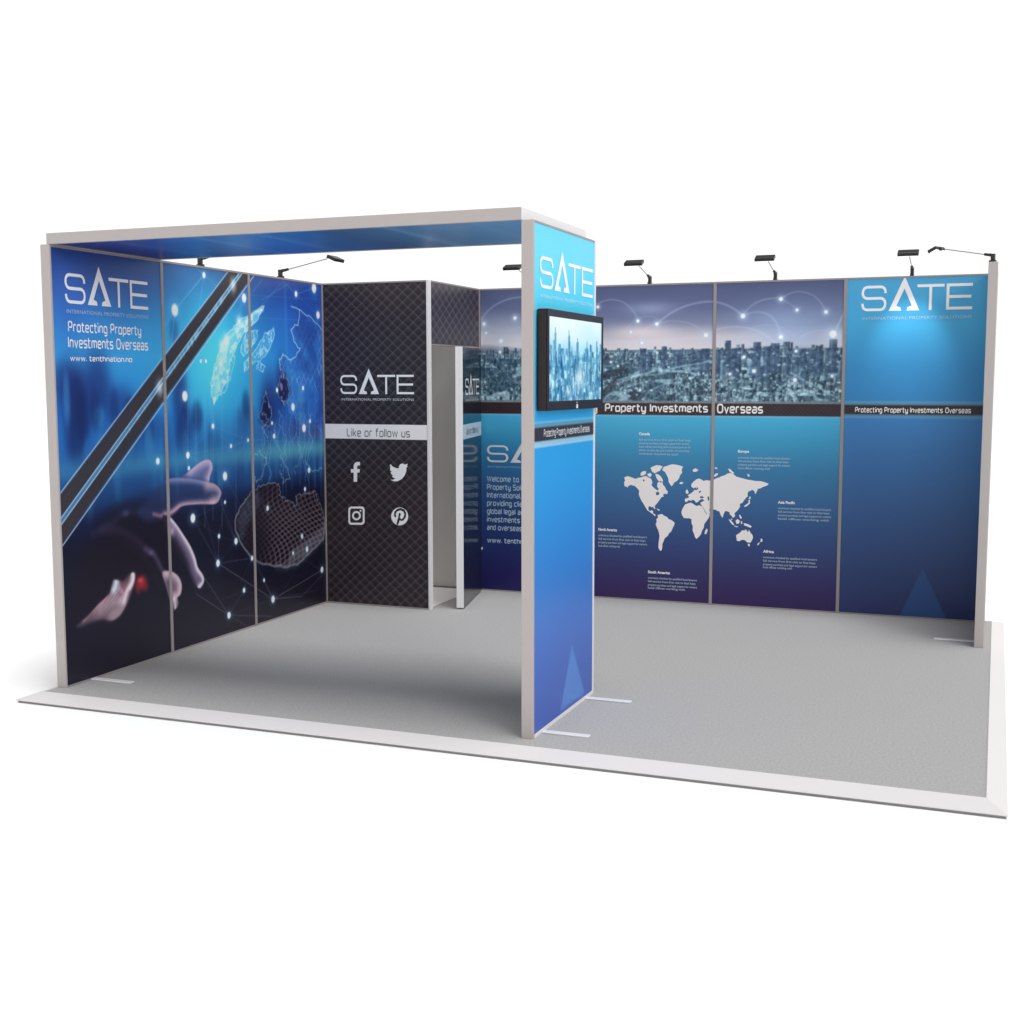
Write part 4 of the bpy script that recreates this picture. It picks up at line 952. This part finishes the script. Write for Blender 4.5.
# ---- television
ty0, ty1, tz0, tz1 = .036, .948, 1.650, 2.150; td0, td1 = T+.006, T+.062
TV = thing('television', (T+.03, .49, tz0), 'black wall screen showing a pale blue city, mounted on the tower', 'television')
bm = bmesh.new()
by, bz = .022, .036
# bezel ring of four strips and a back shell
add_box(bm, (td0, ty0, tz0), (td1-.006, ty1, tz1), .006)
o = bm_obj('casing', bm, M_TVBLACK, TV)
bm = bmesh.new()
def ringbox(bm, x0, x1, y0, y1, z0, z1, wy, wzt, wzb):
    O = [(y0, z0), (y1, z0), (y1, z1), (y0, z1)]; I = [(y0+wy, z0+wzb), (y1-wy, z0+wzb), (y1-wy, z1-wzt), (y0+wy, z1-wzt)]
    vo = [[bm.verts.new((x, *p)) for p in O] for x in (x0, x1)]; vi = [[bm.verts.new((x, *p)) for p in I] for x in (x0, x1)]
    for k in range(4):
        j = (k+1) % 4
        bm.faces.new([vo[1][k], vo[1][j], vi[1][j], vi[1][k]]); bm.faces.new([vo[0][k], vo[0][j], vi[0][j], vi[0][k]])
        bm.faces.new([vo[0][k], vo[0][j], vo[1][j], vo[1][k]]); bm.faces.new([vi[0][k], vi[0][j], vi[1][j], vi[1][k]])
    bmesh.ops.recalc_face_normals(bm, faces=bm.faces)
    bmesh.ops.bevel(bm, geom=[e for e in bm.edges], offset=.0015, segments=1, affect='EDGES')
ringbox(bm, td1-.0055, td1+.002, ty0, ty1, tz0, tz1, by, bz, .048); bm_obj('bezel', bm, M_TVBLACK, TV)
sw_, sh_ = ty1-ty0-2*by, tz1-tz0-bz-.048
cs2 = art_screen(sw_, sh_)
swd = lambda u, v, off=0.0: [td1-.003+off, ty0+by+u, tz0+.048+v]
grid_obj('screen', cs2, 0.0, sw_, swd, M_SCREEN, TV, 1.0, back=.001)
box('badge', (td1+.0022, .475, tz0+.006), (td1+.004, .500, tz0+.026), M_LIGHTALU, TV)
box('indicator', (td1+.0022, .480, tz0+.031), (td1+.0035, .492, tz0+.040), M_ALU, TV)
box('wall_bracket', (T+.0005, .35, 1.78), (T+.0055, .65, 2.02), M_BLACK, TV)

# =================================================================== ARM LIGHTS
def make_lamp():
    r = thing('arm_light', (0, 0, 0), '', 'lamp', 'black arm lights clipped along the wall tops')
    bm = bmesh.new(); add_box(bm, (-.014, -.03, .0), (.014, .02, .014), .002)
    add_box(bm, (-.013, -.018, .014), (.013, .012, .062), .004)
    add_box(bm, (-.011, -.045, .046), (.011, -.018, .066), .003)
    add_tube(bm, (0, -.012, .050), (0, -.072, .063), .0105, 10)
    bm_obj('clamp', bm, M_BLACK, r, False)
    bm = bmesh.new(); add_tube(bm, (0, -.045, .056), (0, -.44, .135), .0035, 8); bm_obj('arm', bm, M_ROD, r, False)
    bm = bmesh.new(); add_box(bm, (-.012, -.462, .118), (.012, -.432, .146), .004)
    bm_obj('joint', bm, M_BLACK, r, False)
    bm = bmesh.new(); add_box(bm, (-.072, -.038, -.013), (.072, .038, .013), .005)
    h = bm_obj('head', bm, M_BLACK, r, False)
    h.location = (0, -.478, .125); h.rotation_euler = (math.radians(24), 0, 0)
    l = bm_len = bmesh.new(); add_box(bm_len, (-.062, -.028, -.0165), (.062, .028, -.0135)); 
    me = bpy.data.meshes.new('lens'); bm_len.to_mesh(me); bm_len.free(); me.materials.append(M_LENS)
    lo = bpy.data.objects.new('lens', me); COL.objects.link(lo); lo.parent = h
    return r
M_LENS = bpy.data.materials.new('lamp_lens'); M_LENS.use_nodes = True
_b = M_LENS.node_tree.nodes['Principled BSDF']; _b.inputs['Base Color'].default_value = (.8, .8, .8, 1)
_b.inputs['Emission Color'].default_value = (1, .98, .94, 1); _b.inputs['Emission Strength'].default_value = 1.5
lamp0 = make_lamp()
def copy_tree(o, parent=None):
    c = o.copy(); COL.objects.link(c)
    if parent is not None: c.parent = parent
    for ch in list(o.children): copy_tree(ch, c)
    return c
spots = [((-.028, 1.47), 90, 'arm light on the left wall, its arm hidden behind the canopy edge', 3),
         ((-.028, 2.485), 90, 'arm light on the left wall nearest the storage closet, reaching right', 3),
         ((1.415, YB+.022), 0, 'arm light on the back wall partly hidden behind the tower post', 2),
         ((2.415, YB+.022), 0, 'arm light on the back wall just right of the screen tower', 2),
         ((3.415, YB+.022), 0, 'arm light on the back wall above the map panel with Asia', 2),
         ((4.425, YB+.022), 0, 'arm light on the back wall above the plain blue logo panel', 27),
         ((XR+.028, YR+.03), -117, 'arm light on top of the right return wall, reaching left', 2)]
for i, ((x, y), rz, lab, pw) in enumerate(spots):
    o = lamp0 if i == 0 else copy_tree(lamp0)
    o.location = (x, y, H+.002); o.rotation_euler = (0, 0, math.radians(rz)); o['label'] = lab
    if i == 6: o.scale = (.86, .86, .86)
    ld = bpy.data.lights.new('lamp_beam', 'SPOT'); ld.energy = pw; ld.spot_size = math.radians(54); ld.spot_blend = 1.0
    ld.shadow_soft_size = .03; ld.color = (1.0, .99, .97)
    lo = bpy.data.objects.new('lamp_beam', ld); COL.objects.link(lo)
    lo.location = (0, -.50, .095)
    d = Vector((0, .50, -.64)).normalized(); lo.rotation_euler = d.to_track_quat('-Z', 'Y').to_euler(); lo.parent = o

# =================================================================== STUDIO LIGHT
W = bpy.data.worlds.new('World'); scene.world = W; W.use_nodes = True
nt = W.node_tree; bg = nt.nodes['Background']
tc = nt.nodes.new('ShaderNodeTexCoord'); sp = nt.nodes.new('ShaderNodeSeparateXYZ'); nt.links.new(tc.outputs['Generated'], sp.inputs[0])
rp = nt.nodes.new('ShaderNodeValToRGB'); nt.links.new(sp.outputs['Z'], rp.inputs['Fac'])
e = rp.color_ramp.elements; e[0].position = .36; e[0].color = (1, 1, 1, 1); e[1].position = .62; e[1].color = (.20, .20, .20, 1)
nt.links.new(rp.outputs['Color'], bg.inputs['Color']); bg.inputs['Strength'].default_value = 1.06

def area(name, direction, dist, size, irr, target=(2.5, 2, 0), col=(1, 1, 1)):
    d = Vector(direction).normalized(); l = bpy.data.lights.new(name, 'AREA'); l.shape = 'DISK'; l.size = size
    l.energy = irr*math.pi*math.pi*dist*dist; l.color = col
    o = bpy.data.objects.new(name, l); COL.objects.link(o); o.location = Vector(target)+d*dist
    o.rotation_euler = (-d).to_track_quat('-Z', 'Y').to_euler(); return o
area('key_softbox', (.17, -.06, .97), 2000, 940, .78)
area('side_softbox', (1.0, -.75, .55), 2000, 900, .30)

# =================================================================== CAMERA
cam = bpy.data.cameras.new('camera'); co = bpy.data.objects.new('camera', cam); COL.objects.link(co)
co.location = CAM
Rm = Matrix((( _R[0], _U[0], -_F[0]), (_R[1], _U[1], -_F[1]), (_R[2], _U[2], -_F[2])))
co.rotation_euler = Rm.to_euler()
cam.sensor_width = 36; cam.sensor_fit = 'HORIZONTAL'; cam.lens = FPX/1024*36
cam.shift_x = (512-PCX)/1024; cam.shift_y = (PCY-512)/1024
cam.clip_start = .05; cam.clip_end = 2000
scene.camera = co
scene.view_settings.view_transform = 'Standard'; scene.view_settings.look = 'None'
scene.view_settings.exposure = 0; scene.view_settings.gamma = 1
scene.render.engine = 'CYCLES'
scene.render.film_transparent = False
